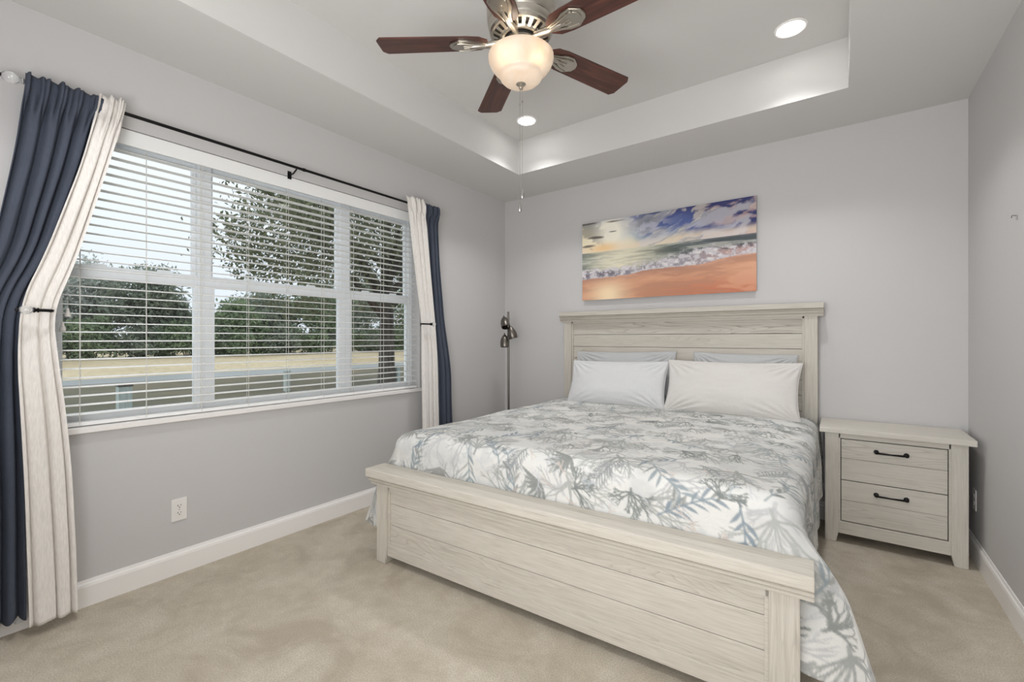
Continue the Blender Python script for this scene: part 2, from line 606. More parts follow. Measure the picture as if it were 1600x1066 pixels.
# ---- three windows side by side
units = [(WY0, -2.790, -3.385, -2.845), (-2.790, -1.866, -2.738, -1.923), (-1.866, WY1, -1.809, -1.270)]
for k, (u0, u1, g0, g1) in enumerate(units):
    bm = BM()
    box(bm, -0.158, -0.098, u0, g0 - .018, WZ0, WZ1, .003)
    box(bm, -0.158, -0.098, g1 + .018, u1, WZ0, WZ1, .003)
    box(bm, -0.158, -0.098, g0 - .018, g1 + .018, WZ0, WZ0 + .022, .003)
    box(bm, -0.158, -0.098, g0 - .018, g1 + .018, WZ1 - .05, WZ1, .003)
    wroot = struct('window_%d' % (k + 1), bm, M['vinyl'])

    def sash(nm, x0, x1, z0, z1, s, bot, top):
        b = BM()
        box(b, x0, x1, g0 - s, g0, z0, z1, .002)
        box(b, x0, x1, g1, g1 + s, z0, z1, .002)
        box(b, x0, x1, g0, g1, z0, z0 + bot, .002)
        box(b, x0, x1, g0, g1, z1 - top, z1, .002)
        return obj(nm, b, M['vinyl'], wroot)
    us = sash('upper_sash', -0.155, -0.128, 1.585, WZ1 - .05, .018, .055, .02)
    ls = sash('lower_sash', -0.127, -0.100, WZ0 + .022, 1.640, .018, .034, .065)
    b = BM(); box(b, -0.144, -0.140, g0, g1, 1.640, WZ1 - .07); obj('pane', b, M['glass'], us)
    b = BM(); box(b, -0.116, -0.112, g0, g1, WZ0 + .056, 1.575); obj('pane', b, M['glass'], ls)
    for f in (0.25, 0.75):
        b = BM(); yy = g0 + (g1 - g0) * f
        box(b, -0.128, -0.112, yy - .03, yy + .03, 1.640, 1.652, .003)
        obj('sash_lock', b, M['vinyl'], ls)

# ---- the wide blind
bl = thing('window_blind', 'wide white slatted blind hanging open across the whole triple window', 'blind', (-0.045, (WY0 + WY1) / 2, WZ1))
by0, by1 = WY0 + .012, WY1 - .012
bm = BM(); box(bm, -0.085, -0.02, by0, by1, WZ1 - .055, WZ1 - .004); obj('headrail', bm, M['blind'], bl)
bm = BM(); box(bm, -0.016, -0.004, by0, by1, WZ1 - .082, WZ1 - .004, .003); obj('valance', bm, M['blind'], bl)
SP = 0.0438
slat_me = None
for k in range(31):
    z = 0.912 + k * SP
    if slat_me is None:
        bm = BM()
        prof = []
        for i in range(7):
            t = -0.025 + 0.05 * i / 6
            prof.append((t, 0.0025 * (1 - (t / 0.025) ** 2)))
        prof += [(p, q - 0.0028) for p, q in reversed(prof)]
        prism(bm, prof, ((0, by0, 0), (1, 0, 0), (0, 0, 1), (0, 1, 0)), by1 - by0)
        s = obj('slat', bm, M['blind'], bl)
        slat_me = s.data
    else:
        s = bpy.data.objects.new('slat', slat_me); C.objects.link(s)
        s.parent = bl; s.matrix_parent_inverse = bl.matrix_basis.inverted()
    s.location = (-0.045, 0, z)
    s.rotation_euler = (0, R(2.0), 0)
bm = BM(); box(bm, -0.070, -0.020, by0, by1, WZ0 + .004, WZ0 + .022, .003); obj('bottom_rail', bm, M['blind'], bl)
for y in (-3.333, -3.078, -2.827, -2.577, -2.331, -2.081, -1.844, -1.571, -1.307):
    bm = BM()
    for x, dy in ((-0.0185, -.006), (-0.0715, .006)):
        tube(bm, [(x, y + dy, WZ0 + .01), (x, y + dy, WZ1 - .05)], 0.0013, 6)
    obj('ladder_cord', bm, M['cord'], bl)
for y, z in ((-3.381, 1.397), (-3.398, 1.331)):
    bm = BM(); tube(bm, [(-0.012, y, z + .014), (-0.012, y, WZ1 - .05)], 0.0009, 6)
    pc = obj('pull_cord', bm, M['cord'], bl)
    bm = BM(); lathe(bm, [(0, .02), (.005, .02), (.006, .012), (.0055, .006), (.011, -.006), (.0118, -.017), (.010, -.021), (0, -.021)], (-0.012, y, z), 16)
    obj('cord_tassel', bm, M['plastic'], pc, True)

# ---- curtain rod
rz, rx = 2.372, 0.090
rod = thing('curtain_rod', 'thin black curtain rod with crystal end above the window', 'curtain rod', (0, -2.33, rz))
bm = BM(); tube(bm, [(rx, -3.535, rz), (rx, -1.10, rz), (rx - .012, -1.088, rz), (0.0, -1.086, rz)], 0.0085, 12); obj('rod', bm, M['black'], rod, True)
bm = BM(); tube(bm, [(rx, -2.30, rz), (rx, -2.285, rz)], 0.011, 12); obj('joint_collar', bm, M['black'], rod, True)
for y in (-3.50, -2.342):
    bm = BM()
    tube(bm, [(0.0, y, rz - .03), (0.05, y, rz - .03), (rx, y, rz - .012)], 0.005, 8)
    box(bm, 0.0, 0.005, y - .012, y + .012, rz - .055, rz - .005, .001)
    obj('bracket', bm, M['black'], rod)
fm = Matrix.Translation((rx, -3.535, rz)) @ Matrix.Rotation(R(90), 4, 'X')
bm = BM(); lathe(bm, [(0, -.004), (.012, -.004), (.013, .004), (.010, .008), (.018, .018), (.023, .032), (.023, .042), (.017, .056), (.009, .062), (0, .062)], seg=20, mat=fm)
fin = obj('finial', bm, M['crystal'], rod, True)
bm = BM(); lathe(bm, [(0, .060), (.007, .060), (.008, .066), (.005, .070), (.008, .076), (.009, .081), (.006, .087), (0, .089)], seg=16, mat=fm)
obj('finial_tip', bm, M['black'], fin, True)

# ---- curtains


def interp(keys, z):
    ks = sorted(keys)
    return np.interp(z, [k[0] for k in ks], [k[1] for k in ks])


def curtain(label, mat, left, right, z0, ztop, nf, amp, xc, phase, pw=2, tie=None, bulge=0.0, nz=150, ns=170, hem=0.0, seed=0, pock=True):
    zs = np.linspace(z0, ztop, nz)
    s = np.linspace(0, 1, ns)
    L = interp(left, zs)
    Rr = interp(right, zs)
    # smooth the edge curves
    ker = np.ones(13) / 13
    L = np.convolve(np.pad(L, 6, mode='edge'), ker, 'valid')
    Rr = np.convolve(np.pad(Rr, 6, mode='edge'), ker, 'valid')
    n1 = fbm(nz, ns, 3, 3, seed + 1, (1, 2)) - .5
    Zg = np.repeat(zs[:, None], ns, 1)
    sg = np.repeat(s[None, :], nz, 0)
    ph = 2 * math.pi * nf * sg + phase + 1.6 * n1 + 0.7 * np.sin(2 * math.pi * sg * 1.3 + phase)
    a = amp * np.ones(nz)
    if tie is not None:
        a = a * (0.55 + 0.45 * sstep(0.0, 0.5, np.abs(zs - tie)))
    a = a * (0.75 + 0.25 * sstep(ztop, ztop - .5, zs))
    w = 1 - 2 * (0.5 - 0.5 * np.cos(ph)) ** pw      # broad fronts, narrow creases
    x = xc + a[:, None] * w
    y = L[:, None] + (Rr - L)[:, None] * (sg + 0.35 / nf * np.cos(ph) / 6.28 * np.minimum(1, 8 * sg * (1 - sg)))
    if bulge:
        x += bulge * np.exp(-((Zg - (tie or 1.4)) / .25) ** 2)
    x += 0.006 * n1
    if pock:    # rod pocket: gathered tight on the rod, with a ruffle standing above it
        top = sstep(rz - .10, rz - .03, Zg)
        g = 0.020 * np.sin(ph * 1.0 + 3 * n1) + 0.006 * np.sin(ph * 3.1) + 0.004
        x = x * (1 - top) + (rx + 0.013 + np.maximum(g, -.003)) * top
        x += 0.007 * np.sin(ph * 3 + 4 * n1) * np.exp(-((Zg - (rz - .085)) / .05) ** 2)
        up = sstep(rz + .004, rz + .045, Zg)
        x += up * (-0.010 + 0.006 * np.sin(ph * 3))
        Zg = Zg + up * 0.006 * np.sin(ph * 2 + 1)
    Zg = Zg + (1 - sstep(z0, z0 + .2, Zg)) * hem * np.sin(ph)
    P = np.stack([np.maximum(x, 0.02), y, Zg], -1)
    me = grid_mesh('curtain', P)
    return P, me


def curtain_obj(label, mat, *a, **k):
    P, me = curtain(label, mat, *a, **k)
    root = link('curtain', me, mat)
    tag(root, label, 'curtain', None)
    md = root.modifiers.new('thick', 'SOLIDIFY'); md.thickness = 0.003
    return root


def shift(keys, d):
    return [(z, y + d) for z, y in keys]


navyL_l = [(2.42, -3.525), (2.10, -3.555), (1.643, -3.62), (1.40, -3.70), (0.9, -3.74), (0.05, -3.74)]
navyL_r = [(2.42, -3.262), (2.067, -3.335), (1.638, -3.445), (1.435, -3.535), (1.19, -3.545), (0.67, -3.530), (0.08, -3.524)]
whL_l = [(2.45, -3.285), (2.067, -3.36), (1.638, -3.475), (1.435, -3.545), (1.19, -3.555), (0.67, -3.535), (0.05, -3.520)]
whL_r = [(2.45, -3.183), (2.126, -3.256), (1.775, -3.338), (1.561, -3.392), (1.393, -3.450), (1.186, -3.433), (0.955, -3.409), (0.722, -3.392), (0.34, -3.377), (0.05, -3.371)]
curtain_obj('white curtain panel left of the window, pulled behind a holdback', M['white_cloth'], whL_l, whL_r, 0.045, 2.425, 2.6, 0.013, 0.116, 0.4, 6, tie=1.395, seed=3, hem=.004)
nl = curtain_obj('dark navy curtain panel left of the window, cut by the photo edge', M['navy'], navyL_l, navyL_r, 0.080, 2.408, 4.6, 0.020, 0.074, 1.0, tie=1.395, seed=5, hem=.012)
P, me = curtain('l', None, shift(navyL_l, .0), shift(navyL_r, .045), 0.060, 1.15, 3.0, 0.007, 0.030, 2.0, seed=8, hem=.02, pock=False)
link('lining', me, M['lining'], nl)['label'] = 'white lining behind the navy cloth'

whR_l = [(2.45, -1.452), (2.412, -1.443), (1.846, -1.363), (1.397, -1.293), (1.11, -1.290), (0.576, -1.279), (0.05, -1.270)]
whR_r = [(2.45, -1.272), (1.865, -1.212), (1.401, -1.148), (1.104, -1.125), (0.55, -1.110), (0.05, -1.100)]
nvR_l = [(2.41, -1.262), (1.87, -1.222), (1.401, -1.165), (1.104, -1.14), (0.55, -1.130), (0.05, -1.12)]
nvR_r = [(2.41, -1.080), (1.884, -1.060), (1.405, -0.993), (0.981, -0.912), (0.634, -0.904), (0.05, -0.89)]
curtain_obj('white curtain panel right of the window, held by a black holdback', M['white_cloth'], whR_l, whR_r, 0.045, 2.425, 3.0, 0.012, 0.112, 2.2, 6, tie=1.395, seed=13, hem=.004)
nr = curtain_obj('dark navy curtain panel right of the window near the room corner', M['navy'], nvR_l, nvR_r, 0.080, 2.402, 3.6, 0.018, 0.072, 0.3, tie=1.395, seed=15, hem=.01)
P, me = curtain('l', None, shift(nvR_l, .02), [(1.2, -0.96), (0.95, -0.895), (0.75, -0.862), (0.57, -0.850), (0.05, -0.835)], 0.060, 1.15, 2.4, 0.008, 0.032, 1.0, seed=18, hem=.01, pock=False)
link('lining', me, M['lining'], nr)['label'] = 'white lining behind the navy cloth'


def holdback(label, ya, yk, sgn, yw):
    """arm stands out of the wall at ya, turns along the wall to a crystal knob at yk"""
    z = 1.394
    t = thing('curtain_holdback', label, 'holdback', (0, ya, z), 'black curtain holdbacks with crystal knobs')
    bm = BM()
    tube(bm, [(0.0, yw, z), (0.03, yw, z), (0.09, yw + (ya - yw) * .6, z), (0.135, yw + (ya - yw) * .93, z), (0.158, ya, z), (0.168, ya + sgn * .022, z), (0.168, yk, z)], 0.0065, 10)
    obj('arm', bm, M['black'], t, True)
    bm = BM(); lathe(bm, [(0, 0), (.02, 0), (.02, .005), (0, .006)], seg=18, mat=Matrix.Translation((0, yw, z)) @ Matrix.Rotation(R(90), 4, 'Y'))
    obj('wall_plate', bm, M['black'], t, True)
    km = Matrix.Translation((0.168, yk, z)) @ Matrix.Rotation(R(90) if sgn < 0 else R(-90), 4, 'X')
    bm = BM(); lathe(bm, [(0, -.016), (.008, -.016), (.011, -.012), (.006, -.008), (.011, -.002), (.011, .002), (0, .003)], seg=16, mat=km); obj('collar', bm, M['black'], t, True)
    bm = BM(); lathe(bm, [(0, .002), (.009, .003), (.015, .010), (.0185, .020), (.0185, .026), (.014, .037), (.007, .043), (0, .043)], seg=18, mat=km)
    kn = obj('knob', bm, M['crystal'], t, True)
    bm = BM(); lathe(bm, [(0, .041), (.006, .042), (.0075, .048), (.005, .054), (0, .055)], seg=14, mat=km); obj('knob_tip', bm, M['black'], kn, True)


holdback('black holdback with crystal knob around the curtains left of the window', -3.456, -3.512, -1, -3.466)
holdback('black holdback with crystal knob around the curtains right of the window', -1.338, -1.236, 1, -1.188)

# ---- outlets and the small wall hook


def outlet(label, M4, n_group='white wall outlets'):
    """local: x across, z up, y out of the wall towards -y"""
    t = thing('wall_outlet', label, 'outlet', M4.translation, n_group)
    bm = BM(); box(bm, -.036, .036, -.006, 0, -.0595, .0595, .003); obj('cover_plate', bm, M['plastic'], t, xf=M4)
    for dz in (.0195, -.0195):
        bm = BM()
        out = [(.0165 * math.cos(a) * 1.0, max(-.0125, min(.0125, .0175 * math.sin(a)))) for a in [2 * math.pi * i / 24 for i in range(24)]]
        prism(bm, out, ((0, -.006, dz), (1, 0, 0), (0, 0, 1), (0, -1, 0)), .0022)
        rc = obj('receptacle', bm, M['plastic'], t, xf=M4)
        bm = BM()
        box(bm, -.0085, -.0055, -.0088, -.0075, dz + .000, dz + .008)
        box(bm, .0055, .0080, -.0088, -.0075, dz + .001, dz + .007)
        lathe(bm, [(0, 0), (.0028, 0), (.0028, .001), (0, .001)], seg=10, mat=Matrix.Translation((0, -.0078, dz - .0065)) @ Matrix.Rotation(R(90), 4, 'X'))
        obj('slot', bm, M['dark'], rc, xf=M4)
    bm = BM(); lathe(bm, [(0, 0), (.003, 0), (.0025, .0012), (0, .0014)], seg=10, mat=Matrix.Translation((0, -.006, 0)) @ Matrix.Rotation(R(90), 4, 'X'))
    obj('screw', bm, M['steel'], t, xf=M4)


outlet('white wall outlet under the window on the left wall', Matrix.Translation((0, -2.948, .345)) @ Matrix.Rotation(R(90), 4, 'Z'))
outlet('white outlet low on the right wall beside the nightstand', Matrix.Translation((W, -.172, .342)) @ Matrix.Rotation(R(-90), 4, 'Z'))
t = thing('wall_hook', 'tiny grey picture hook high on the right wall', 'hook', (W, -.924, 1.808))
bm = BM(); box(bm, W - .004, W, -.930, -.920, 1.800, 1.822, .001); obj('plate', bm, M['steel'], t)
bm = BM(); tube(bm, [(W - .002, -.925, 1.820), (W - .016, -.925, 1.822), (W - .018, -.925, 1.812)], .0022, 8); obj('pin', bm, M['lamp_nickel'], t, True)

# ------------------------------------------------------------------ the bed
BX0, BX1 = 0.775, 2.784
HCX = (BX0 + BX1) / 2
bed = thing('bed', 'king bed frame of whitewashed oak with panelled headboard and footboard', 'bed', (HCX, -1.15, 0))
# headboard: back at y=-.02, front of the posts at y=-.085
hb = bpy.data.objects.new('headboard', None); C.objects.link(hb); hb.parent = bed; hb.matrix_parent_inverse = bed.matrix_basis.inverted()
bpy.context.view_layer.update()


def sub(o, parent):
    o.parent = parent
    o.matrix_parent_inverse = parent.matrix_world.inverted()
    return o


bpy.data.objects.remove(hb)
for x0, x1 in ((BX0, BX0 + .078), (BX1 - .078, BX1)):
    bm = BM(); box(bm, x0, x1, -.088, -.020, 0, 1.452, .004); obj('headboard_post', bm, M['wood_v'], bed)
PL = [0.426, 0.5365, 0.647, 0.7575, 0.868, 0.9785, 1.089, 1.1995, 1.310, 1.425]
bm = BM()
for a, b in zip(PL, PL[1:]):
    box(bm, BX0 + .090, BX1 - .090, -.062, -.032, a + .0015, b - .0015, .0035)
obj('headboard_panel', bm, M['wood'], bed)
bm = BM()
box(bm, BX0 + .078, BX0 + .092, -.076, -.030, .45, 1.452, .003)
box(bm, BX1 - .092, BX1 - .078, -.076, -.030, .45, 1.452, .003)
box(bm, BX0 + .078, BX1 - .078, -.076, -.030, 1.415, 1.452, .003)
obj('headboard_frame', bm, M['wood_h'], bed)
bm = BM()
prof = [(0.02, 1.432), (.094, 1.432), (.094, 1.442), (.090, 1.445), (.098, 1.452), (.106, 1.456), (.106, 1.464), (.102, 1.467), (.112, 1.474), (.118, 1.480), (.112, 1.483), (.126, 1.486), (.126, 1.524), (.02, 1.524)]
prism(bm, prof, ((BX0 - .036, 0, 0), (0, -1, 0), (0, 0, 1), (1, 0, 0)), BX1 - BX0 + .072, .0012)
obj('headboard_cap', bm, M['wood_h'], bed)
# footboard, skewed a little: its right end sits nearer the headboard
FX = Matrix.Translation((0.757, -2.230, 0)) @ Matrix.Rotation(R(2.55), 4, 'Z')
FW = 2.045
for x0, x1, lab in ((0, .088, 0), (FW - .088, FW, 1)):
    bm = BM()
    s = 1 if lab == 0 else -1
    xi = x1 if lab == 0 else x0
    xo = x0 if lab == 0 else x1
    prism(bm, [(xo, 0), (xi - s * .014, 0), (xi, .075), (xi, .452), (xo, .452)], ((0, 0, 0), (1, 0, 0), (0, 0, 1), (0, 1, 0)), .065, .003)
    obj('footboard_post', bm, M['wood_v'], bed, xf=FX)
bm = BM()
for a, b in ((.085, .220), (.220, .340), (.340, .425)):
    box(bm, .098, FW - .098, .018, .045, a + .0012, b - .0012, .003)
obj('footboard_panel', bm, M['wood_f'], bed, xf=FX)
bm = BM()
box(bm, .088, .101, .008, .05, .08, .452, .003)
box(bm, FW - .101, FW - .088, .008, .05, .08, .452, .003)
box(bm, .088, FW - .088, .008, .05, .408, .452, .003)
obj('footboard_frame', bm, M['wood_h'], bed, xf=FX)
bm = BM(); box(bm, .088, FW - .088, .004, .055, .048, .108, .004); obj('footboard_rail', bm, M['wood_h'], bed, xf=FX)
bm = BM()
prof = [(-.065, .440), (.010, .440), (.010, .450), (.006, .453), (.016, .458), (.024, .463), (.024, .470), (.020, .473), (.030, .478), (.036, .484), (.030, .487), (.048, .490), (.048, .530), (.042, .534), (-.09, .534), (-.09, .484), (-.065, .474)]
prism(bm, prof, ((-.038, 0, 0), (0, -1, 0), (0, 0, 1), (1, 0, 0)), FW + .076, .0015)
obj('footboard_cap', bm, M['wood_h'], bed, xf=FX)
for x0 in (BX0 + .01, BX1 - .038):
    bm = BM(); box(bm, x0, x0 + .028, -2.10, -.088, .16, .36, .003); obj('side_rail', bm, M['wood_h'], bed)
bm = BM(); box(bm, BX0 + .05, BX1 - .05, -2.05, -.10, .22, .30, .004); obj('slat_base', bm, M['wood_h'], bed)

mt = BM(); box(mt, BX0 + .045, BX1 - .055, -2.035, -.10, .302, .690, .05, 4)
tag(obj('mattress', mt, M['mattress'], None, True), 'thick white mattress hidden under the printed coverlet', 'mattress')

# ---- coverlet: print drawn as branching corals and weeds
hw, rr, ZT = 1.028, 0.085, 0.722
HANG_L, HANG_F = 0.33, 0.42
YH = -0.14
CX = 1.772
LEN = 1.945                 # head edge to the fold at the foot
du_ = 0.0043
umax = hw - rr + rr * math.pi / 2 + HANG_L
us = np.arange(-umax, umax + du_, du_)
vs = np.arange(0, LEN + HANG_F + du_, du_)
NU, NV = len(us), len(vs)


def draw_print():
    img = np.ones((NU, NV, 3)) * rgb(218, 217, 212)
    m1 = fbm(NU, NV, 9, 4, 21)
    img = img * (1 - 0.10 * sstep(.5, .68, m1)[..., None])
    m2 = fbm(NU, NV, 16, 4, 22)
    img = img + (rgb(196, 198, 198) - img) * (0.45 * sstep(.54, .66, m2))[..., None]
    m3 = fbm(NU, NV, 30, 3, 23)
    img = img + (rgb(186, 188, 187) - img) * (0.35 * sstep(.58, .70, m3))[..., None]
    pos_u = us
    pos_v = vs

    def stroke(p, q, w0, w1, c, al):
        x0, x1 = min(p[0], q[0]) - w0 - .004, max(p[0], q[0]) + w0 + .004
        y0, y1 = min(p[1], q[1]) - w0 - .004, max(p[1], q[1]) + w0 + .004
        i0, i1 = np.searchsorted(pos_u, [x0, x1]); j0, j1 = np.searchsorted(pos_v, [y0, y1])
        if i1 <= i0 or j1 <= j0:
            return
        X = pos_u[i0:i1, None]; Y = pos_v[None, j0:j1]
        dx, dy = q[0] - p[0], q[1] - p[1]
        L2 = dx * dx + dy * dy + 1e-12
        t = np.clip(((X - p[0]) * dx + (Y - p[1]) * dy) / L2, 0, 1)
        d = np.hypot(X - p[0] - t * dx, Y - p[1] - t * dy)
        w = w0 + (w1 - w0) * t
        a = al * np.clip((w - d) / .004 + .5, 0, 1)
        img[i0:i1, j0:j1] += (c - img[i0:i1, j0:j1]) * a[..., None]

    def branch(p, ang, ln, w, depth, c, al, spread, rg, curl=0.25):
        n = 3
        for _ in range(n):
            q = (p[0] + math.cos(ang) * ln / n, p[1] + math.sin(ang) * ln / n)
            stroke(p, q, w, w * .92, c, al)
            p = q
            ang += rg.normal(0, curl / n)
            w *= .93
        if depth > 0:
            k = 2 if rg.random() < .75 else 3
            for i in range(k):
                da = (i - (k - 1) / 2) * spread * (1.0 if k == 2 else .75) + rg.normal(0, .1)
                branch(p, ang + da, ln * rg.uniform(.62, .85), w * .82, depth - 1, c, al, spread * .95, rg, curl)

    def leaf(p, ang, ln, wd, c, al):
        n = 7
        for i in range(n):
            t0, t1 = i / n, (i + 1) / n
            bend = .5 * t0
            a = ang + bend
            q = (p[0] + math.cos(a) * ln / n, p[1] + math.sin(a) * ln / n)
            stroke(p, q, wd * math.sin(math.pi * (t0 * .9 + .08)), wd * math.sin(math.pi * (t1 * .9 + .08)), c, al)
            p = q

    rg = random.Random(5)
    rg.normal = rg.gauss
    greys = [rgb(146, 148, 144), rgb(136, 139, 135), rgb(158, 159, 155), rgb(152, 151, 146), rgb(122, 127, 124)]
    blues = [rgb(136, 148, 153), rgb(124, 138, 148), rgb(146, 156, 159)]
    def spread_spots(st):
        spots = []
        j = 0
        v = -.05
        while v < vs[-1] + .1:
            u = -umax - .05 + (.5 * st if j % 2 else 0)
            while u < umax + .1:
                spots.append((u + rg.uniform(-.2, .2) * st, v + rg.uniform(-.2, .2) * st))
                u += st
            v += st * .82
            j += 1
        rg.shuffle(spots)
        return spots

    def heading():
        return rg.choice([math.pi / 2, math.pi / 2, -math.pi / 2]) + rg.gauss(0, .5)

    def fan(u, v, ang, sz, w, depth, c, al, n, wide):
        p = (u - math.cos(ang) * sz * 1.3, v - math.sin(ang) * sz * 1.3)
        w *= 1.05
        stroke((p[0] - math.cos(ang) * sz * .35, p[1] - math.sin(ang) * sz * .35), p, w * 1.3, w * 1.3, c, al)
        for i in range(n):
            f = (i - (n - 1) / 2) / max(1, (n - 1) / 2)
            branch(p, ang + f * wide + rg.gauss(0, .08), sz * rg.uniform(.8, 1.1) * (1 - .15 * abs(f)), w, depth, c, al, .58, rg, .5)

    for u, v in spread_spots(.28):        # pale washed corals underneath
        fan(u, v, heading(), rg.uniform(.055, .08), .006, 2, rgb(*([rg.choice([186, 190, 182, 178])] * 3)), .7, 5, 1.1)
    for u, v in spread_spots(.38):        # large sea fans with long pale cells between the arms
        c = rgb(*rg.choice([(166, 167, 163), (172, 173, 169), (158, 160, 156)]))
        fan(u, v, heading(), rg.uniform(.070, .092), .0050, 3, c, .9, 8, 1.25)
    for u, v in spread_spots(.212):       # corals and weeds on top
        ang = heading()
        kind = rg.random()
        if kind < .48:
            fan(u, v, ang, rg.uniform(.036, .058), rg.uniform(.0032, .0046), 3, rg.choice(greys), .88, 7, 1.25)
        elif kind < .70:    # blue weed with pointed leaves
            c = rg.choice(blues)
            p = (u - math.cos(ang) * .11, v - math.sin(ang) * .11)
            a = ang
            for i in range(6):
                q = (p[0] + math.cos(a) * .037, p[1] + math.sin(a) * .037)
                stroke(p, q, .0042, .0036, c, .8)
                for sgn in (-1, 1):
                    if rg.random() < .85:
                        leaf(q, a + sgn * rg.uniform(.5, .9), rg.uniform(.045, .085), rg.uniform(.005, .009), c if rg.random() < .7 else rg.choice(greys), .62)
                p = q
                a += rg.gauss(0, .12)
        elif kind < .86:    # fine dark feather coral
            c = rgb(138, 141, 141)
            p = (u, v)
            a = ang
            for i in range(10):
                q = (p[0] + math.cos(a) * .015, p[1] + math.sin(a) * .015)
                stroke(p, q, .0035, .0035, c, .75)
                for sgn in (-1, 1):
                    branch(q, a + sgn * .8, .032, .003, 1, c, .75, .5, rg)
                p = q
                a += .07
        else:               # grey weed
            c = rg.choice(greys)
            for i in range(8):
                leaf((u, v), ang + (i - 3.5) * .33, rg.uniform(.08, .13), rg.uniform(.006, .010), c, .75)
    for _ in range(260):
        u, v = rg.uniform(-umax, umax), rg.uniform(0, vs[-1])
        c = rg.choice([rgb(204, 190, 180), rgb(196, 198, 202), rgb(176, 184, 190)])
        branch((u, v), rg.uniform(0, 6.28), .03, .0035, 2, c, .6, .8, rg)
    return img


Ug, Vg = np.meshgrid(us, vs, indexing='ij')
LF = LEN
au = np.abs(Ug)
# the foot fold follows the skewed footboard
skew = 0.042 * (Ug / hw)
dU = au - (hw - rr)
dV = Vg - (LF - rr)
D = np.where((dU > 0) & (dV > 0), np.hypot(dU, dV), np.maximum(np.maximum(dU, dV), 0))
_ph = np.arctan2(np.maximum(dV, 0), np.maximum(dU, 1e-9))
_hu, _hv = rr * math.pi / 2 + HANG_L, HANG_F + rr
_dh = np.minimum(_hu / np.maximum(np.cos(_ph), 1e-6), _hv / np.maximum(np.sin(_ph), 1e-6))
_base = _hu * np.cos(_ph) ** 2 + _hv * np.sin(_ph) ** 2
_bump = np.sin(np.clip(_ph / R(84), 0, 1) * math.pi) ** .6
_dt = _base + (0.63 - _base) * np.clip(_bump, 0, 1)
_near = sstep(.05, .35, D)
D = np.where((dU > 0) & (dV > 0), D * (1 + (_dt / _dh - 1) * _near), D)      # rounded quilt corners
PH = np.where((dU > 0) & (dV > 0), np.arctan2(np.maximum(dV, 0), np.maximum(dU, 1e-9)), np.where(dV > 0, math.pi / 2, 0.0))
flare = 0.03 + 0.30 * np.sin(2 * PH) ** 1.2 * (D > 0)
flare = np.where((dV > 0) & (dU <= 0), 0.0, flare)
arc = rr * math.pi / 2
hh = np.where(D < arc, rr * np.sin(np.minimum(D, arc) / rr), rr + flare * (D - arc))
dr = np.where(D < arc, rr * (1 - np.cos(np.minimum(D, arc) / rr)), rr + np.sqrt(1 - flare ** 2) * (D - arc))
# deep in the corner the cloth swings round to the outside of the footboard
kk = sstep(.06, .26, D) * ((dU > 0) & (dV > 0))
PH2 = PH * (1 - kk * 0.55 * (1 - sstep(R(55), R(78), PH)))
sg = np.sign(Ug)
Xl = np.where(dU > 0, (hw - rr) + hh * np.cos(PH2), au)
Yl = np.where(dV > 0, (LF - rr) + hh * np.sin(PH2), Vg)
corner_out = kk * sstep(.1, .4, D) * (0.045 + 0.02 * np.sin(PH)) * (1 - sstep(R(55), R(78), PH))
Xl = Xl + corner_out
# waviness of the hanging sides and hem
side = sstep(.0, .2, dU) * (dV <= 0)
Xl += side * 0.012 * np.sin(Vg * 17 + 1.3 * np.sin(Vg * 5) + sg) * sstep(.05, .3, dU)
NZ = fbm(NU, NV, 5, 4, 31) - .5
NF = fbm(NU, NV, 16, 3, 32) - .5
crown = 0.012 * np.cos(np.clip(Ug / hw, -1, 1) * 1.57) - 0.012 * sstep(.7, 1.0, au / hw)
headrise = 0.010 * (1 - sstep(.1, .9, Vg))
Zc = ZT + crown + headrise + 0.020 * NZ + 0.005 * NF - dr
Xw = CX + sg * Xl
Yw = YH - Yl + np.where(True, skew, 0) * sstep(.8, LF, Vg)
Xw += 0.006 * NF * (dU > 0)
Yw += 0.006 * NF * (dV > 0)
Pc = np.stack([Xw, Yw, Zc], -1)
cme = grid_mesh('coverlet', Pc)
set_print(cme, draw_print())
cov = link('coverlet', cme, M['coverlet_print'])
tag(cov, 'white coverlet printed with grey and blue corals, spread over the bed', 'coverlet')
md = cov.modifiers.new('thick', 'SOLIDIFY'); md.thickness = 0.008; md.offset = 1

# ---- pillows


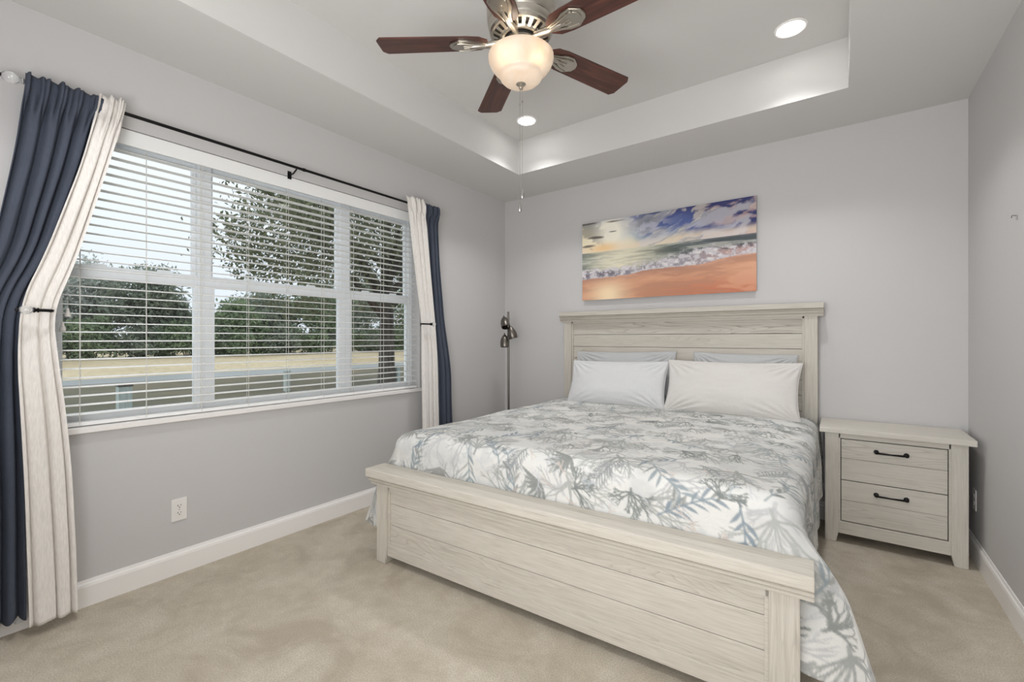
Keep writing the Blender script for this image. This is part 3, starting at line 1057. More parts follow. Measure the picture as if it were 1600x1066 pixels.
def pillow(label, mat, center, w, h, t, lean, yaw=0.0, roll=0.0, seed=0, group=None, ear=0.05, piping=True, tri=0.45):
    n = 72
    a = np.linspace(-1, 1, n)
    a = np.sign(a) * (1 - (1 - np.abs(a)) ** 1.35)
    A, B = np.meshgrid(a, a, indexing='ij')
    edge = np.clip((1 - A ** 2) * (1 - B ** 2), 0, 1)
    X = w / 2 * A * (1 - ear * (1 - B ** 2))
    Zl = h / 2 * B * (1 - ear * (1 - A ** 2))
    nz = fbm(n, n, 4, 4, seed) - .5
    ang = np.arctan2(np.abs(B) - 1.02, np.abs(A) - 1.02)
    rad = np.hypot(np.abs(A) - 1, np.abs(B) - 1)
    wr = 0.010 * np.sin(ang * 22 + 3 * nz) * np.exp(-((rad - .35) / .3) ** 2) * edge ** .3
    T = t / 2 * edge ** tri * (1 + .35 * nz) + wr
    low = 0.18 * t * sstep(.3, -1, B) * edge ** .5      # filling settles towards the bottom
    front = np.stack([X, -(T + low), Zl], -1)
    back = np.stack([X, (T + .5 * low), Zl], -1)
    M4 = Matrix.Translation(center) @ Matrix.Rotation(yaw, 4, 'Z') @ Matrix.Rotation(lean, 4, 'X') @ Matrix.Rotation(roll, 4, 'Y')
    idx = np.arange(n * n).reshape(n, n)
    f1 = np.stack([idx[:-1, :-1], idx[1:, :-1], idx[1:, 1:], idx[:-1, 1:]], -1).reshape(-1, 4)
    f2 = f1[:, ::-1] + n * n
    me = bpy.data.meshes.new('pillow')
    me.from_pydata(np.concatenate([front.reshape(-1, 3), back.reshape(-1, 3)]).tolist(), [], f1.tolist() + f2.tolist())
    b = BM(); b.from_mesh(me)
    bmesh.ops.remove_doubles(b, verts=b.verts, dist=0.0004)
    b.transform(M4)
    b.to_mesh(me); b.free()
    me.polygons.foreach_set('use_smooth', [True] * len(me.polygons))
    o = link('pillow', me, mat)
    tag(o, label, 'pillow', group)
    if piping:
        ring = [front[i, 0] for i in range(0, n, 2)] + [front[n - 1, i] for i in range(0, n, 2)] + [front[i, n - 1] for i in range(n - 1, 0, -2)] + [front[0, i] for i in range(n - 1, 0, -2)]
        bm = BM(); tube(bm, [M4 @ Vector((p[0], 0, p[2])) for p in ring], .0035, 6)
        obj('piping', bm, mat, o, True)
    return o


GP = 'pillows at the head of the bed'
pillow('flat blue-grey pillow against the headboard behind the white pillow', M['pillow_g'], (1.385, -.155, .945), .90, .44, .10, R(-13), 0, R(-1), 41, GP, .04)
pillow('flat blue-grey pillow against the headboard behind the ivory pillow', M['pillow_g'], (2.315, -.150, .945), .70, .44, .10, R(-12), 0, R(1), 42, GP, .04)
pillow('plump white pillow leaning at the left side of the headboard', M['pillow_w'], (1.392, -.310, .890), .845, .42, .19, R(-24), R(2), R(-1), 43, GP, .05)
pillow('longer ivory pillow with edge piping leaning at the right side of the headboard', M['pillow_i'], (2.255, -.300, .905), .90, .43, .16, R(-22), R(0), R(0), 44, GP, .06)

# ------------------------------------------------------------------ nightstand
NX0, NX1, NY0, NY1 = 2.832, 3.480, -0.380, -0.045
ns_ = thing('nightstand', 'whitewashed oak nightstand with two drawers between the bed and the right wall', 'nightstand', ((NX0 + NX1) / 2, (NY0 + NY1) / 2, 0))
for x0, s in ((NX0, 1), (NX1, -1)):
    for y0, y1 in ((NY0, NY0 + .06), (NY1 - .06, NY1)):
        bm = BM()
        prism(bm, [(x0, 0), (x0 + s * .056, 0), (x0 + s * .070, .068), (x0 + s * .070, .684), (x0, .684)], ((0, y0, 0), (1, 0, 0), (0, 0, 1), (0, 1, 0)), y1 - y0, .003)
        obj('leg', bm, M['wood_nv'], ns_)
bm = BM()
box(bm, NX0 + .012, NX0 + .030, NY0 + .055, NY1 - .055, .060, .684)
box(bm, NX1 - .030, NX1 - .012, NY0 + .055, NY1 - .055, .060, .684)
box(bm, NX0 + .06, NX1 - .06, NY1 - .025, NY1 - .010, .060, .684)
box(bm, NX0 + .02, NX1 - .02, NY0 + .06, NY1 - .02, .070, .085)
obj('carcass', bm, M['wood_nh'], ns_)
bm = BM()
box(bm, NX0 + .070, NX0 + .079, NY0 + .004, NY0 + .05, .062, .684, .002)
box(bm, NX1 - .079, NX1 - .070, NY0 + .004, NY0 + .05, .062, .684, .002)
box(bm, NX0 + .070, NX1 - .070, NY0 + .004, NY0 + .05, .652, .684, .002)
obj('face_frame', bm, M['wood_nh'], ns_)
bm = BM(); box(bm, NX0 + .070, NX1 - .070, NY0 + .002, NY0 + .05, .058, .132, .003); obj('bottom_rail', bm, M['wood_nh'], ns_)
bm = BM(); box(bm, NX0 + .079, NX1 - .079, NY0 + .032, NY0 + .045, .132, .652); obj('inner_panel', bm, M['dark'], ns_)
for z0, zm, z1 in ((.394, .528, .646), (.138, .268, .389)):
    bm = BM()
    box(bm, NX0 + .083, NX1 - .083, NY0 + .010, NY0 + .030, z0, zm - .0008, .0025)
    box(bm, NX0 + .083, NX1 - .083, NY0 + .010, NY0 + .030, zm + .0008, z1, .0025)
    dw = obj('drawer', bm, M['wood_n'], ns_)
    hz = (zm + z1) / 2 + .002
    bm = BM()
    xa, xb = 3.085, 3.222
    yf = NY0 + .010
    tube(bm, [(xa, yf, hz), (xa, yf - .020, hz), (xa + .012, yf - .027, hz - .002), ((xa + xb) / 2, yf - .029, hz - .003), (xb - .012, yf - .027, hz - .002), (xb, yf - .020, hz), (xb, yf, hz)],
         [.006, .006, .0065, .0048, .0065, .006, .006], 10)
    for x in (xa, xb):
        lathe(bm, [(0, 0), (.013, 0), (.013, .004), (.008, .007), (0, .008)], seg=18, mat=Matrix.Translation((x, yf, hz)) @ Matrix.Rotation(R(90), 4, 'X'))
        s = 1 if x == xa else -1
        lathe(bm, [(0, -.010), (.007, -.009), (.0105, -.003), (.0105, .003), (.007, .009), (0, .010)], seg=14, mat=Matrix.Translation((x, yf - .024, hz)) @ Matrix.Rotation(R(90), 4, 'Y'))
    obj('handle', bm, M['black'], dw, True)['label'] = 'black bow handle'
bm = BM(); box(bm, NX0 - .028, NX1 + .028, NY0 - .036, -.012, .686, .719, .004); obj('top', bm, M['wood_nh'], ns_)

# ------------------------------------------------------------------ the canvas picture: a plain beach at sunset
PX0, PX1, PZ0, PZ1 = 0.941, 2.401, 1.634, 2.356
pic = thing('canvas_picture', 'wide canvas picture of a sandy beach at sunset above the headboard', 'picture', ((PX0 + PX1) / 2, 0, (PZ0 + PZ1) / 2))
bm = BM(); box(bm, PX0 + .003, PX1 - .003, -.0285, -.002, PZ0 + .003, PZ1 - .003, .002); obj('stretcher', bm, M['dark'], pic)


_T = np.random.default_rng(77).random((8, 256, 256))


def vn(x, y, k):
    xi, yi = np.floor(x).astype(int), np.floor(y).astype(int)
    xf, yf = x - xi, y - yi
    xf = xf * xf * (3 - 2 * xf); yf = yf * yf * (3 - 2 * yf)
    T = _T[k % 8]
    a = T[xi % 256, yi % 256]; b = T[(xi + 1) % 256, yi % 256]; c = T[xi % 256, (yi + 1) % 256]; d = T[(xi + 1) % 256, (yi + 1) % 256]
    return (a * (1 - xf) + b * xf) * (1 - yf) + (c * (1 - xf) + d * xf) * yf


def fb(x, y, o=6, k=0, g=.52):
    r, a, t = 0, 1.0, 0
    for i in range(o):
        r = r + a * vn(x * 2 ** i + 17.3 * i, y * 2 ** i + 9.1 * i, k + i); t += a; a *= g
    return r / t


def draw_beach(nu, nv):
    s = np.linspace(0, 1, nu)[:, None] * np.ones((1, nv))
    t = np.linspace(0, 1, nv)[None, :] * np.ones((nu, 1))
    X, Y = s * 2.0, t                       # square units
    one = np.ones((nu, nv, 3))

    def mixc(a, b, m):
        return a + (b - a) * np.clip(m, 0, 1)[..., None]

    def C3(*c):
        return one * rgb(*c)
    w1 = fb(X * 2.2, Y * 2.2, 5, 1) - .5
    w2 = fb(X * 2.2 + 40, Y * 2.2 + 3, 5, 2) - .5
    # ---- sky
    g = s * .85 + (t - .61) * 1.15 + w1 * .38
    sky = mixc(C3(242, 230, 196), C3(168, 184, 196), sstep(.28, .55, g))
    sky = mixc(sky, C3(82, 98, 156), sstep(.46, .74, g))
    sky = mixc(sky, C3(46, 50, 104), sstep(.72, 1.0, g))
    sky = mixc(sky, C3(236, 218, 190), sstep(.75, .64, t + w2 * .10) * .92)
    sky = mixc(sky, C3(206, 180, 168), sstep(.72, .62, t) * sstep(.5, 1, s) * .75)
    # streaky clouds climbing to the right
    ca, sa = math.cos(.30), math.sin(.30)
    U = X * ca + Y * sa + w1 * .25; V = -X * sa + Y * ca + w2 * .25
    c1 = fb(U * 2.6, V * 9.0, 6, 3)
    c2 = fb(U * 5.0 + 8, V * 13.0, 6, 5)
    env = np.exp(-((V - (.06 + .0 * U)) / .16) ** 2)
    cm = sstep(.55, .68, c1 + .08 * env) * sstep(.22, .42, s)
    sky = mixc(sky, C3(222, 218, 220), cm * .55)
    sky = mixc(sky, C3(120, 128, 146), sstep(.52, .66, c2) * cm * .55)
    sky = mixc(sky, C3(238, 226, 206), sstep(.60, .74, c2) * sstep(.35, .5, s) * .5)
    pk = sstep(.50, .64, c2 + .16 * np.exp(-((t - .80 - .10 * (s - .8)) / .06) ** 2) - .06) * sstep(.72, .85, s)
    sky = mixc(sky, C3(196, 166, 160), pk * .55)
    # puffy broken cloud round the sun and in the upper middle
    p1 = fb(X * 5 + w1 * 1.2, Y * 6 + w2 * 1.2, 6, 4)
    mid = np.exp(-(((s - .40) / .12) ** 2 + ((t - .90) / .14) ** 2))
    sky = mixc(sky, C3(96, 104, 118), sstep(.52, .62, p1) * mid * .7)
    sky = mixc(sky, C3(240, 238, 230), sstep(.50, .42, p1) * mid * .7)
    r = np.hypot((s - .19) * 2.0, (t - .84))
    sky = mixc(sky, C3(255, 249, 232), np.clip(1.25 * np.exp(-(r / .25) ** 2), 0, 1))
    sky = mixc(sky, C3(244, 200, 134), np.exp(-(np.hypot((s - .15) * 1.6, (t - .655) * 2.4) / .16) ** 2) * .85)
    dk = sstep(.50, .62, p1 + .10 * sstep(.10, .0, s)) * sstep(.20, .04, s) * sstep(.62, .68, t)
    sky = mixc(sky, C3(112, 108, 106), dk * .6)
    for cs, ct, ws, wt in ((.09, .80, .07, .020), (.04, .70, .06, .022), (.21, .86, .03, .008), (.03, .99, .09, .014), (.23, .985, .08, .014)):
        sky = mixc(sky, C3(90, 82, 76), sstep(.30, .9, np.exp(-(((s - cs) / ws) ** 2 + ((t - ct + w1 * .04) / wt) ** 2)) * (.6 + p1)) * .9)
    # ---- sea: long swells
    H0 = fb(X * 2.0 + w1 * .2, Y * 26 + w2 * .8, 5, 2)
    H1 = fb(X * 6.0, Y * 60, 4, 6)
    sea = mixc(C3(128, 140, 132), C3(82, 86, 96), sstep(.35, .9, s))
    sea = mixc(sea, C3(236, 228, 200), np.exp(-((s - .27) / .20) ** 2) * .88)
    sea = mixc(sea, C3(70, 80, 80), sstep(.50, .60, H0) * (.45 + .45 * sstep(.35, .7, s)))
    sea = mixc(sea, C3(206, 206, 194), sstep(.47, .38, H0) * .55)
    sea = mixc(sea, C3(86, 92, 94), sstep(.52, .62, H1) * .35)
    sea = mixc(sea, C3(150, 138, 138), sstep(.59, .61, t) * sstep(.5, .9, s) * .35)
    sea = mixc(sea, C3(240, 232, 206), np.exp(-((s - .26) / .16) ** 2) * .55)
    # ---- breaking foam
    ft = .330 + .175 * s ** 1.1 + .022 * np.sin(s * 10 + .5) + w1 * .07
    fbm_ = .262 + .130 * s + .010 * np.sin(s * 15 + 1) + w2 * .045
    n_f = fb(X * 18 + w1 * 3, Y * 26 + w2 * 3, 6, 0, .68)
    foam_m = sstep(.05, -.015, t - ft + (n_f - .5) * .16)
    foam = mixc(C3(210, 204, 208), C3(158, 152, 160), sstep(.42, .62, n_f))
    foam = mixc(foam, C3(240, 236, 234), sstep(.56, .64, fb(X * 26, Y * 36, 5, 3, .66)) * .6)
    foam = mixc(foam, C3(104, 98, 110), np.exp(-((t - fbm_ - .045) / .035) ** 2) * sstep(.62, .05, s) * sstep(.40, .56, n_f) * .95)
    foam = mixc(foam, C3(208, 160, 146), sstep(.48, .60, n_f) * sstep(.62, .95, s) * .65)
    sea = mixc(sea, foam, foam_m)
    # ---- sand
    sn = fb(X * 2.0, Y * 14 + w1, 5, 5)
    sand = mixc(C3(214, 158, 126), C3(198, 120, 88), sstep(.28, .0, t) * sstep(.15, .8, s))
    sand = mixc(sand, C3(176, 134, 118), sstep(.09, .0, fbm_ - t) * .65)
    sand = mixc(sand, C3(184, 132, 106), sstep(.50, .62, sn) * .55)
    sand = mixc(sand, C3(226, 170, 138), sstep(.46, .36, sn) * .5)
    sand = mixc(sand, C3(252, 226, 186), np.exp(-(((s - .185 + w1 * .03) / .11) ** 2)) * sstep(.30, .08, t) * .95)
    out = np.where((t > .612)[..., None], sky, sea)
    return mixc(out, sand, sstep(.008, -.008, t - fbm_ + (n_f - .5) * .025))


nu_, nv_ = 600, 300
Xp, Zp = np.meshgrid(np.linspace(PX0, PX1, nu_), np.linspace(PZ0, PZ1, nv_), indexing='ij')
Pp = np.stack([Xp, np.full_like(Xp, -.0305), Zp], -1)
pme = grid_mesh('canvas', Pp, False)
set_print(pme, draw_beach(nu_, nv_))
cv = link('canvas', pme, M['canvas_print'], pic)
md = cv.modifiers.new('thick', 'SOLIDIFY'); md.thickness = 0.0015; md.offset = -1

# ------------------------------------------------------------------ floor lamp in the corner
lx, ly = 0.312, -0.35
fl = thing('floor_lamp', 'slim nickel floor lamp with three tulip shades in the corner behind the bed', 'lamp', (lx, ly, 0))
bm = BM(); lathe(bm, [(0, 0), (.125, 0), (.128, .006), (.12, .016), (.03, .024), (.016, .04), (0, .04)], (lx, ly, 0), 36); obj('base', bm, M['lamp_nickel'], fl, True)
bm = BM(); tube(bm, [(lx, ly, .02), (lx - .004, ly, .8), (lx - .008, ly, 1.535)], .0105, 14); obj('pole', bm, M['lamp_nickel'], fl, True)


def shade(z, off, tilt_dir, tilt):
    """leaf-like tulip shade, pointed top, open below"""
    c = Vector((lx, ly, z)) + Vector(off)
    ax = Vector((tilt_dir[0] * math.sin(tilt), tilt_dir[1] * math.sin(tilt), math.cos(tilt))).normalized()
    q = Vector((0, 0, 1)).rotation_difference(ax)
    m4 = Matrix.Translation(c) @ q.to_matrix().to_4x4()
    bm = BM()
    tube(bm, [(lx - .006, ly, z + .0), c + ax * .035], .005, 8)
    st_ = obj('shade_arm', bm, M['lamp_nickel'], fl, True)
    prof = [(.004, .068), (.012, .060), (.027, .042), (.039, .016), (.044, -.012), (.0445, -.040), (.041, -.058), (.038, -.058), (.0415, -.040), (.041, -.012), (.036, .016), (.024, .042), (.003, .060)]
    bm = BM(); lathe(bm, prof, seg=28, mat=m4)
    sh = obj('lamp_shade', bm, M['lamp_nickel'], fl, True)
    bm = BM(); lathe(bm, [(0, .064), (.0045, .066), (.0055, .074), (.003, .080), (0, .081)], seg=12, mat=m4); obj('shade_finial', bm, M['lamp_nickel'], sh, True)
    bm = BM(); lathe(bm, [(0, .03), (.012, .02), (.019, -.005), (.012, -.028), (0, -.032)], seg=16, mat=m4); obj('bulb', bm, M['plastic'], sh, True)


shade(1.432, (-.022, -.035, .0), (-.8, .59), R(34))
shade(1.330, (.050, -.020, .0), (-.8, -.59), R(16))
shade(1.250, (-.028, -.030, .0), (-.8, .59), R(8))

# ------------------------------------------------------------------ ceiling fan
fx, fy, fz = 1.739, -2.187, 2.611
fan = thing('ceiling_fan', 'nickel ceiling fan with five mahogany blades and a lit glass bowl', 'fan', (fx, fy, TZ))


def flathe(name, prof, mat, seg=48, parent=None):
    bm = BM(); lathe(bm, prof, (fx, fy, 0), seg)
    return obj(name, bm, mat, parent or fan, True)


flathe('canopy', [(0, TZ), (.080, TZ), (.082, 3.02), (.070, 2.985), (.045, 2.965), (.030, 2.955), (.030, 2.93), (0, 2.93)], M['nickel'])
flathe('motor_housing', [(0, 2.95), (.050, 2.95), (.090, 2.935), (.128, 2.90), (.149, 2.85), (.155, 2.79), (.155, 2.735), (.151, 2.695), (.147, 2.690), (.147, 2.680), (.142, 2.662), (.136, 2.654), (.128, 2.668), (0, 2.668)], M['nickel'])
flathe('vent_core', [(.128, 2.664), (.124, 2.655), (.080, 2.640), (0, 2.640)], M['dark'])
bm = BM()
lathe(bm, [(.142, 2.662), (.141, 2.653), (.133, 2.645), (.124, 2.644), (.126, 2.655)], (fx, fy, 0), 48)
lathe(bm, [(.094, 2.642), (.095, 2.634), (.088, 2.626), (.078, 2.625), (.078, 2.640)], (fx, fy, 0), 48)
for k in range(22):
    a = 2 * math.pi * k / 22
    d = Vector((math.cos(a), math.sin(a), 0)); p = Vector((-d.y, d.x, 0))
    pts = []
    for r, z, wd in ((.128, 2.645, .0095), (.090, 2.629, .0064)):
        c = Vector((fx, fy, z)) + d * r
        up = Vector((0, 0, .012))
        pts.append([c - p * wd, c + p * wd, c + p * wd + up, c - p * wd + up])
    va = [[bm.verts.new(q) for q in r_] for r_ in pts]
    for i in range(4):
        j = (i + 1) % 4
        bm.faces.new((va[0][i], va[0][j], va[1][j], va[1][i]))
obj('vent_ring', bm, M['nickel'], fan)
flathe('flywheel', [(0, 2.640), (.070, 2.640), (.074, 2.630), (.074, 2.612), (.066, 2.606), (0, 2.606)], M['dark'])
flathe('switch_housing', [(0, 2.610), (.050, 2.610), (.055, 2.602), (.055, 2.574), (.060, 2.570), (.060, 2.560), (.052, 2.554), (0, 2.552)], M['nickel'])
A0 = 3.733
for k in range(5):
    an = A0 - k * 2 * math.pi / 5
    m4 = Matrix.Translation((fx, fy, fz)) @ Matrix.Rotation(an, 4, 'Z') @ Matrix.Rotation(R(-9), 4, 'X')
    ol = [(.150, -.030), (.185, -.056), (.24, -.062), (.628, -.072), (.648, -.048), (.648, .048), (.628, .072), (.24, .062), (.185, .056), (.150, .030)]
    bm = BM(); prism(bm, ol, ((0, 0, 0), (1, 0, 0), (0, 1, 0), (0, 0, 1)), .007, .0015)
    bo = obj('blade', bm, M['blade'], fan, xf=None)
    bo.data.transform(Matrix.Identity(4))
    bo.matrix_parent_inverse = fan.matrix_basis.inverted()
    bo.matrix_basis = m4
    # cast nickel blade iron under the blade
    bm = BM()
    prism(bm, [(.150, -.015), (.200, -.026), (.238, -.046), (.278, -.050), (.318, -.024), (.326, 0), (.318, .024), (.278, .050), (.238, .046), (.200, .026), (.150, .015)], ((0, 0, -.008), (1, 0, 0), (0, 1, 0), (0, 0, 1)), .0075, .002)
    prism(bm, [(.225, -.014), (.246, -.034), (.276, -.038), (.304, -.017), (.309, 0), (.304, .017), (.276, .038), (.246, .034), (.225, .014)], ((0, 0, -.0115), (1, 0, 0), (0, 1, 0), (0, 0, 1)), .004, .0015)
    tube(bm, [(.060, 0, .008), (.10, 0, .004), (.15, 0, -.004), (.20, 0, -.007), (.235, 0, -.010)], [.014, .015, .014, .013, .006], 10)
    for s in (-1, 1):
        tube(bm, [(.14, s * .006, -.008), (.20, s * .016, -.011), (.25, s * .030, -.012), (.285, s * .034, -.012)], .0032, 8)
        tube(bm, [(.15, 0, -.012), (.21, s * .004, -.014), (.26, s * .010, -.012)], .0028, 8)
    io = obj('blade_iron', bm, M['nickel'], fan, True)
    io.matrix_parent_inverse = fan.matrix_basis.inverted()
    io.matrix_basis = m4
# light bowl: glass with thickness
bp = [(.142, 2.556), (.147, 2.551), (.148, 2.543), (.146, 2.530), (.139, 2.512), (.127, 2.495), (.112, 2.480), (.101, 2.472), (.0965, 2.466), (.0965, 2.460), (.093, 2.450), (.082, 2.439), (.060, 2.430), (.030, 2.425), (.006, 2.424)]
bi = [(r * .955 if r > .02 else r, z + .004) for r, z in reversed(bp)]
bowl = flathe('light_bowl', bp + bi + [bp[0]], M['bowl'])
cdir = Vector((math.cos(.630), math.sin(.630), 0))
for s in (-1, 1):
    c = Vector((fx, fy, 2.518)) + cdir * (.056 * s) + Vector((cdir.y, -cdir.x, 0)) * .068
    bm = BM(); lathe(bm, [(0, .028), (.010, .027), (.013, .012), (.020, .002), (.0225, -.010), (.017, -.023), (0, -.029)], c, 18)
    b = obj('bulb', bm, M['bulb_glow'], fan, True)
    L = lamp('bulb_light', 'POINT', c, BULB_POWER, (1.0, .83, .64), shadow_soft_size=.03)
    L.parent = b; L.matrix_parent_inverse = b.matrix_world.inverted()
flathe('bowl_finial', [(0, 2.432), (.022, 2.430), (.023, 2.425), (.014, 2.419), (.009, 2.414), (.010, 2.407), (.006, 2.401), (0, 2.399)], M['nickel'], 24)
for dx, zb in ((-.005, 1.862), (.006, 1.922)):
    p = Vector((fx, fy, 0)) + cdir * dx
    bm = BM(); tube(bm, [(p.x, p.y, zb + .02), (p.x, p.y, 2.402)], .0009, 6)
    ch = obj('pull_chain', bm, M['steel'], fan)
    bm = BM(); lathe(bm, [(0, .028), (.003, .026), (.0045, .014), (.008, .004), (.009, -.006), (.006, -.014), (0, -.016)], (p.x, p.y, zb), 14); obj('pull_knob', bm, M['steel'], ch, True)
    bm = BM(); lathe(bm, [(0, .006), (.003, .004), (.003, -.004), (0, -.006)], (p.x, p.y, 2.34 + dx), 10); obj('chain_connector', bm, M['steel'], ch, True)

# ------------------------------------------------------------------ recessed lights in the tray
GD = 'recessed lights in the ceiling tray'
for x, y, lab in ((0.863, -.855, 'round recessed ceiling light behind the fan bowl, above the far left tray corner'),
                  (2.681, -.862, 'round recessed ceiling light to the right of the fan'),
                  (0.863, -3.52, 'round recessed ceiling light in the tray near the camera'),
                  (2.681, -3.52, 'round recessed ceiling light in the tray near the camera')):
    t = thing('recessed_light', lab, 'light', (x, y, TZ), GD)
    bm = BM(); lathe(bm, [(.080, TZ - .0005), (.080, TZ - .005), (.074, TZ - .007), (.068, TZ - .004), (.068, TZ - .0005)], (x, y, 0), 40); obj('trim_ring', bm, M['plastic'], t, True)
    bm = BM(); lathe(bm, [(0, TZ - .004), (.0685, TZ - .003), (.0685, TZ - .0005), (0, TZ - .0005)], (x, y, 0), 40)
    ln = obj('lens', bm, M['downlight_glow'], t)
    L = lamp('downlight', 'SPOT', (x, y, TZ - .012), RECESSED_POWER, (.98, .985, 1.0), (0, 0, 0), spot_size=R(112), spot_blend=1.0, shadow_soft_size=.07)
    L.parent = ln; L.matrix_parent_inverse = ln.matrix_world.inverted()

# ------------------------------------------------------------------ outdoors


def strip(name, prof, mat, y0=-40, y1=90, ny=80, rough=0.0, seed=0):
    xs = np.array([p[0] for p in prof], float); zs = np.array([p[1] for p in prof], float)
    xx = np.linspace(xs[0], xs[-1], 60)
    zz = np.interp(xx, xs[::-1] if xs[0] > xs[-1] else xs, zs[::-1] if xs[0] > xs[-1] else zs)
    yy = np.linspace(y0, y1, ny)
    X, Y = np.meshgrid(xx, yy, indexing='ij')
    Z = np.repeat(zz[:, None], ny, 1) + rough * (fbm(60, ny, 8, 4, seed) - .5)
    o = link(name, grid_mesh(name, np.stack([X, Y, Z], -1)), mat)
    o['kind'] = 'structure'
    return o


strip('lawn', [(-.2, -.25), (-12, -.27), (-18, -.45), (-26.5, -.95)], M['lawn'], rough=.06, seed=71)
bm = BM(); box(bm, -30.6, -24.6, -40, 90, -1.0, -.94); o = obj('pond', bm, M['water']); o['kind'] = 'structure'
strip('grass_bank', [(-29.8, -.98), (-31.5, -.62), (-34.5, -.26), (-37, -.17), (-80, .0)], M['straw'], rough=.16, seed=72)


def leaves(n, pts, size, aspect=.45, seed=0):
    """pts (n,3) centres -> mesh data of folded pointed leaves"""
    rg = np.random.default_rng(seed)
    d = rg.normal(size=(n, 3)); d[:, 2] -= .5
    d /= np.linalg.norm(d, axis=1)[:, None]
    u = rg.normal(size=(n, 3)); u -= (u * d).sum(1)[:, None] * d
    u /= np.linalg.norm(u, axis=1)[:, None]
    nn = np.cross(d, u)
    L = size * rg.uniform(.6, 1.3, n)[:, None]
    w = L * aspect * .5
    a = pts - d * L / 2; c = pts + d * L / 2
    b = pts + u * w + nn * w * .35; e = pts - u * w + nn * w * .35
    V = np.stack([a, b, c, e], 1).reshape(-1, 3)
    i = np.arange(n)[:, None] * 4
    F = np.concatenate([i + np.array([[0, 1, 2]]), i + np.array([[0, 2, 3]])])
    return V, F


def crown_pts(n, c, rad, seed, clump=40, csize=.28, hollow=.55, under=None):
    rg = np.random.default_rng(seed)
    q = rg.normal(size=(clump, 3)); q /= np.linalg.norm(q, axis=1)[:, None]
    rr_ = rg.uniform(hollow, 1.0, clump)[:, None]
    cc = np.array(c) + q * rr_ * np.array(rad)
    if under is not None:
        cc[:, 2] = np.maximum(cc[:, 2], under)
    k = rg.integers(0, clump, n)
    sp = csize * np.mean(rad)
    return cc[k] + rg.normal(size=(n, 3)) * sp * np.array([1, 1, .75]) * .62


def tree(label, x, y, z0, trunk_r, crown_c, rad, n, leaf, mat, seed, clump=40, csize=.28, group=None, limbs=5, lean=0.0, hollow=.55, zmin=None):
    t = thing('tree', label, 'tree', (x, y, z0), group)
    bm = BM()
    top = Vector((x + lean, y, crown_c[2] + rad[2] * .3))
    tube(bm, [(x, y, z0 - .2), (x + lean * .1, y, z0 + .5), (x + lean * .4, y, z0 + (top.z - z0) * .5), top], [trunk_r * 1.25, trunk_r, trunk_r * .75, trunk_r * .25], 12)
    obj('trunk', bm, M['bark'], t, True)
    rg = random.Random(seed)
    if limbs:
        for k in range(limbs):
            a = rg.uniform(0, 6.28); zz = z0 + (top.z - z0) * rg.uniform(.3, .6)
            e = Vector((crown_c[0] + rad[0] * .75 * math.cos(a), crown_c[1] + rad[1] * .75 * math.sin(a), crown_c[2] + rad[2] * rg.uniform(-.3, .6)))
            s_ = Vector((x + lean * .4, y, zz)); m_ = (s_ + e) / 2 + Vector((0, 0, .3))
            bm = BM(); tube(bm, [s_, m_, e], [trunk_r * .45, trunk_r * .28, trunk_r * .08], 8)
            obj('limb', bm, M['bark'], t, True)
    p = crown_pts(n, crown_c, rad, seed, clump, csize, hollow)
    if zmin is not None:
        p[:, 2] = np.maximum(p[:, 2], zmin + np.random.default_rng(seed).uniform(0, .6, n))
    V, F = leaves(n, p, leaf, seed=seed + 1)
    me = bpy.data.meshes.new('foliage')
    me.from_pydata(V.tolist(), [], F.tolist())
    link('foliage', me, mat, t)
    return t


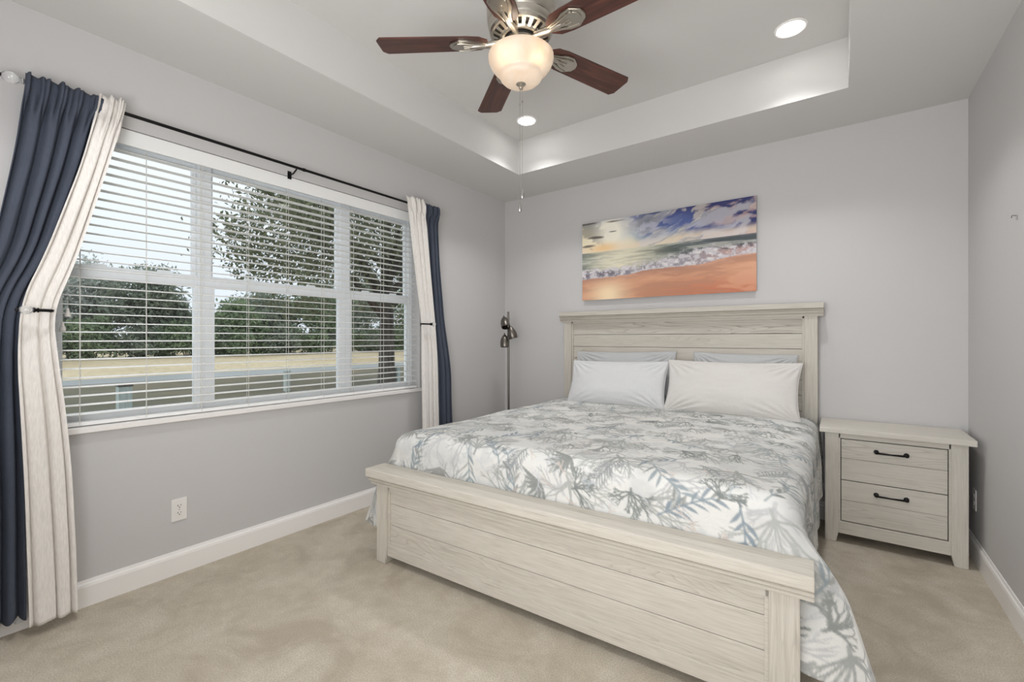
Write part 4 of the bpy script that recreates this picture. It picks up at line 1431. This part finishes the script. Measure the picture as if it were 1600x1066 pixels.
tree('big leafy tree with thick trunk standing close outside the right window', -9.4, 5.85, -.27, .27, (-9.3, 6.0, 5.6), (5.2, 5.4, 4.0), 42000, .16, M['leaf_near'], 101, 170, .15, limbs=12, hollow=.35, zmin=.9)
GT = 'trees beyond the grass bank'
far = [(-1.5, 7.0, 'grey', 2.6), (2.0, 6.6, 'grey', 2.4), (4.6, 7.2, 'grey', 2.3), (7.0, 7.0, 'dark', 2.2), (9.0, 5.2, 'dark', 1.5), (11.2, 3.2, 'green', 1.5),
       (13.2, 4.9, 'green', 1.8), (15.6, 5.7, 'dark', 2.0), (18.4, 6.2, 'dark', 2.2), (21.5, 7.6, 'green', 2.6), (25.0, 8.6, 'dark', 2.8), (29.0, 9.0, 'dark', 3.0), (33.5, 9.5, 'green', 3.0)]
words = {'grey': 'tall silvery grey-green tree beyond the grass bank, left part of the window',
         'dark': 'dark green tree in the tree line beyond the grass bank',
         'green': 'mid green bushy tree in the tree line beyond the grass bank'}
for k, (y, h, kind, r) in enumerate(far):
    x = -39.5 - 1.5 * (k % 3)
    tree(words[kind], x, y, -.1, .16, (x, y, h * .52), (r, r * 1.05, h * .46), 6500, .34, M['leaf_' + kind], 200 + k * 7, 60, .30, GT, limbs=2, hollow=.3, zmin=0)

GSH = 'bushes under the tree line'
for k in range(24):
    y = -4.0 + 1.7 * k + .5 * math.sin(k * 2.3)
    x = -38.2 - .5 * (k % 2)
    hh_ = 2.5 + .5 * math.sin(k * 1.7)
    t = thing('bush', 'dense dark green bush at the foot of the tree line on the grass bank', 'bush', (x, y, -.1), GSH)
    V, F = leaves(3600, np.maximum(crown_pts(3600, (x, y, hh_ * .45), (1.1, 1.75, hh_ * .5), 500 + k, 40, .33, .2), [[-99, -99, -.05]]), .30, seed=600 + k)
    me = bpy.data.meshes.new('foliage'); me.from_pydata(V.tolist(), [], F.tolist()); link('foliage', me, M['leaf_green' if k % 3 else 'leaf_dark'], t)
    bm = BM()
    for a in range(4):
        tube(bm, [(x + .1 * math.cos(a * 1.6), y + .1 * math.sin(a * 1.6), -.2), (x + .5 * math.cos(a * 1.6), y + .6 * math.sin(a * 1.6), hh_ * .6)], [.04, .015], 6)
    obj('stem', bm, M['bark'], t, True)

GPs = 'weathered posts on the lawn'
for x, y, w_, h_, lab in ((-9.5, -.99, .115, .52, 'short pale weathered post with dark cap on the lawn, seen through the left window'),
                          (-10.2, 2.88, .07, .56, 'short pale weathered post on the lawn, seen through the middle window'),
                          (-9.2, 6.15, .07, .52, 'short pale weathered post on the lawn beside the big tree trunk')):
    t = thing('lawn_post', lab, 'post', (x, y, -.27), GPs)
    bm = BM(); box(bm, x - w_, x + w_, y - w_, y + w_, -.40, -.27 + h_, .01); obj('shaft', bm, M['post'], t)
    bm = BM(); box(bm, x - w_ - .012, x + w_ + .012, y - w_ - .012, y + w_ + .012, -.27 + h_, -.27 + h_ + .04, .006); obj('cap', bm, M['bark'] if w_ > .1 else M['post'], t)
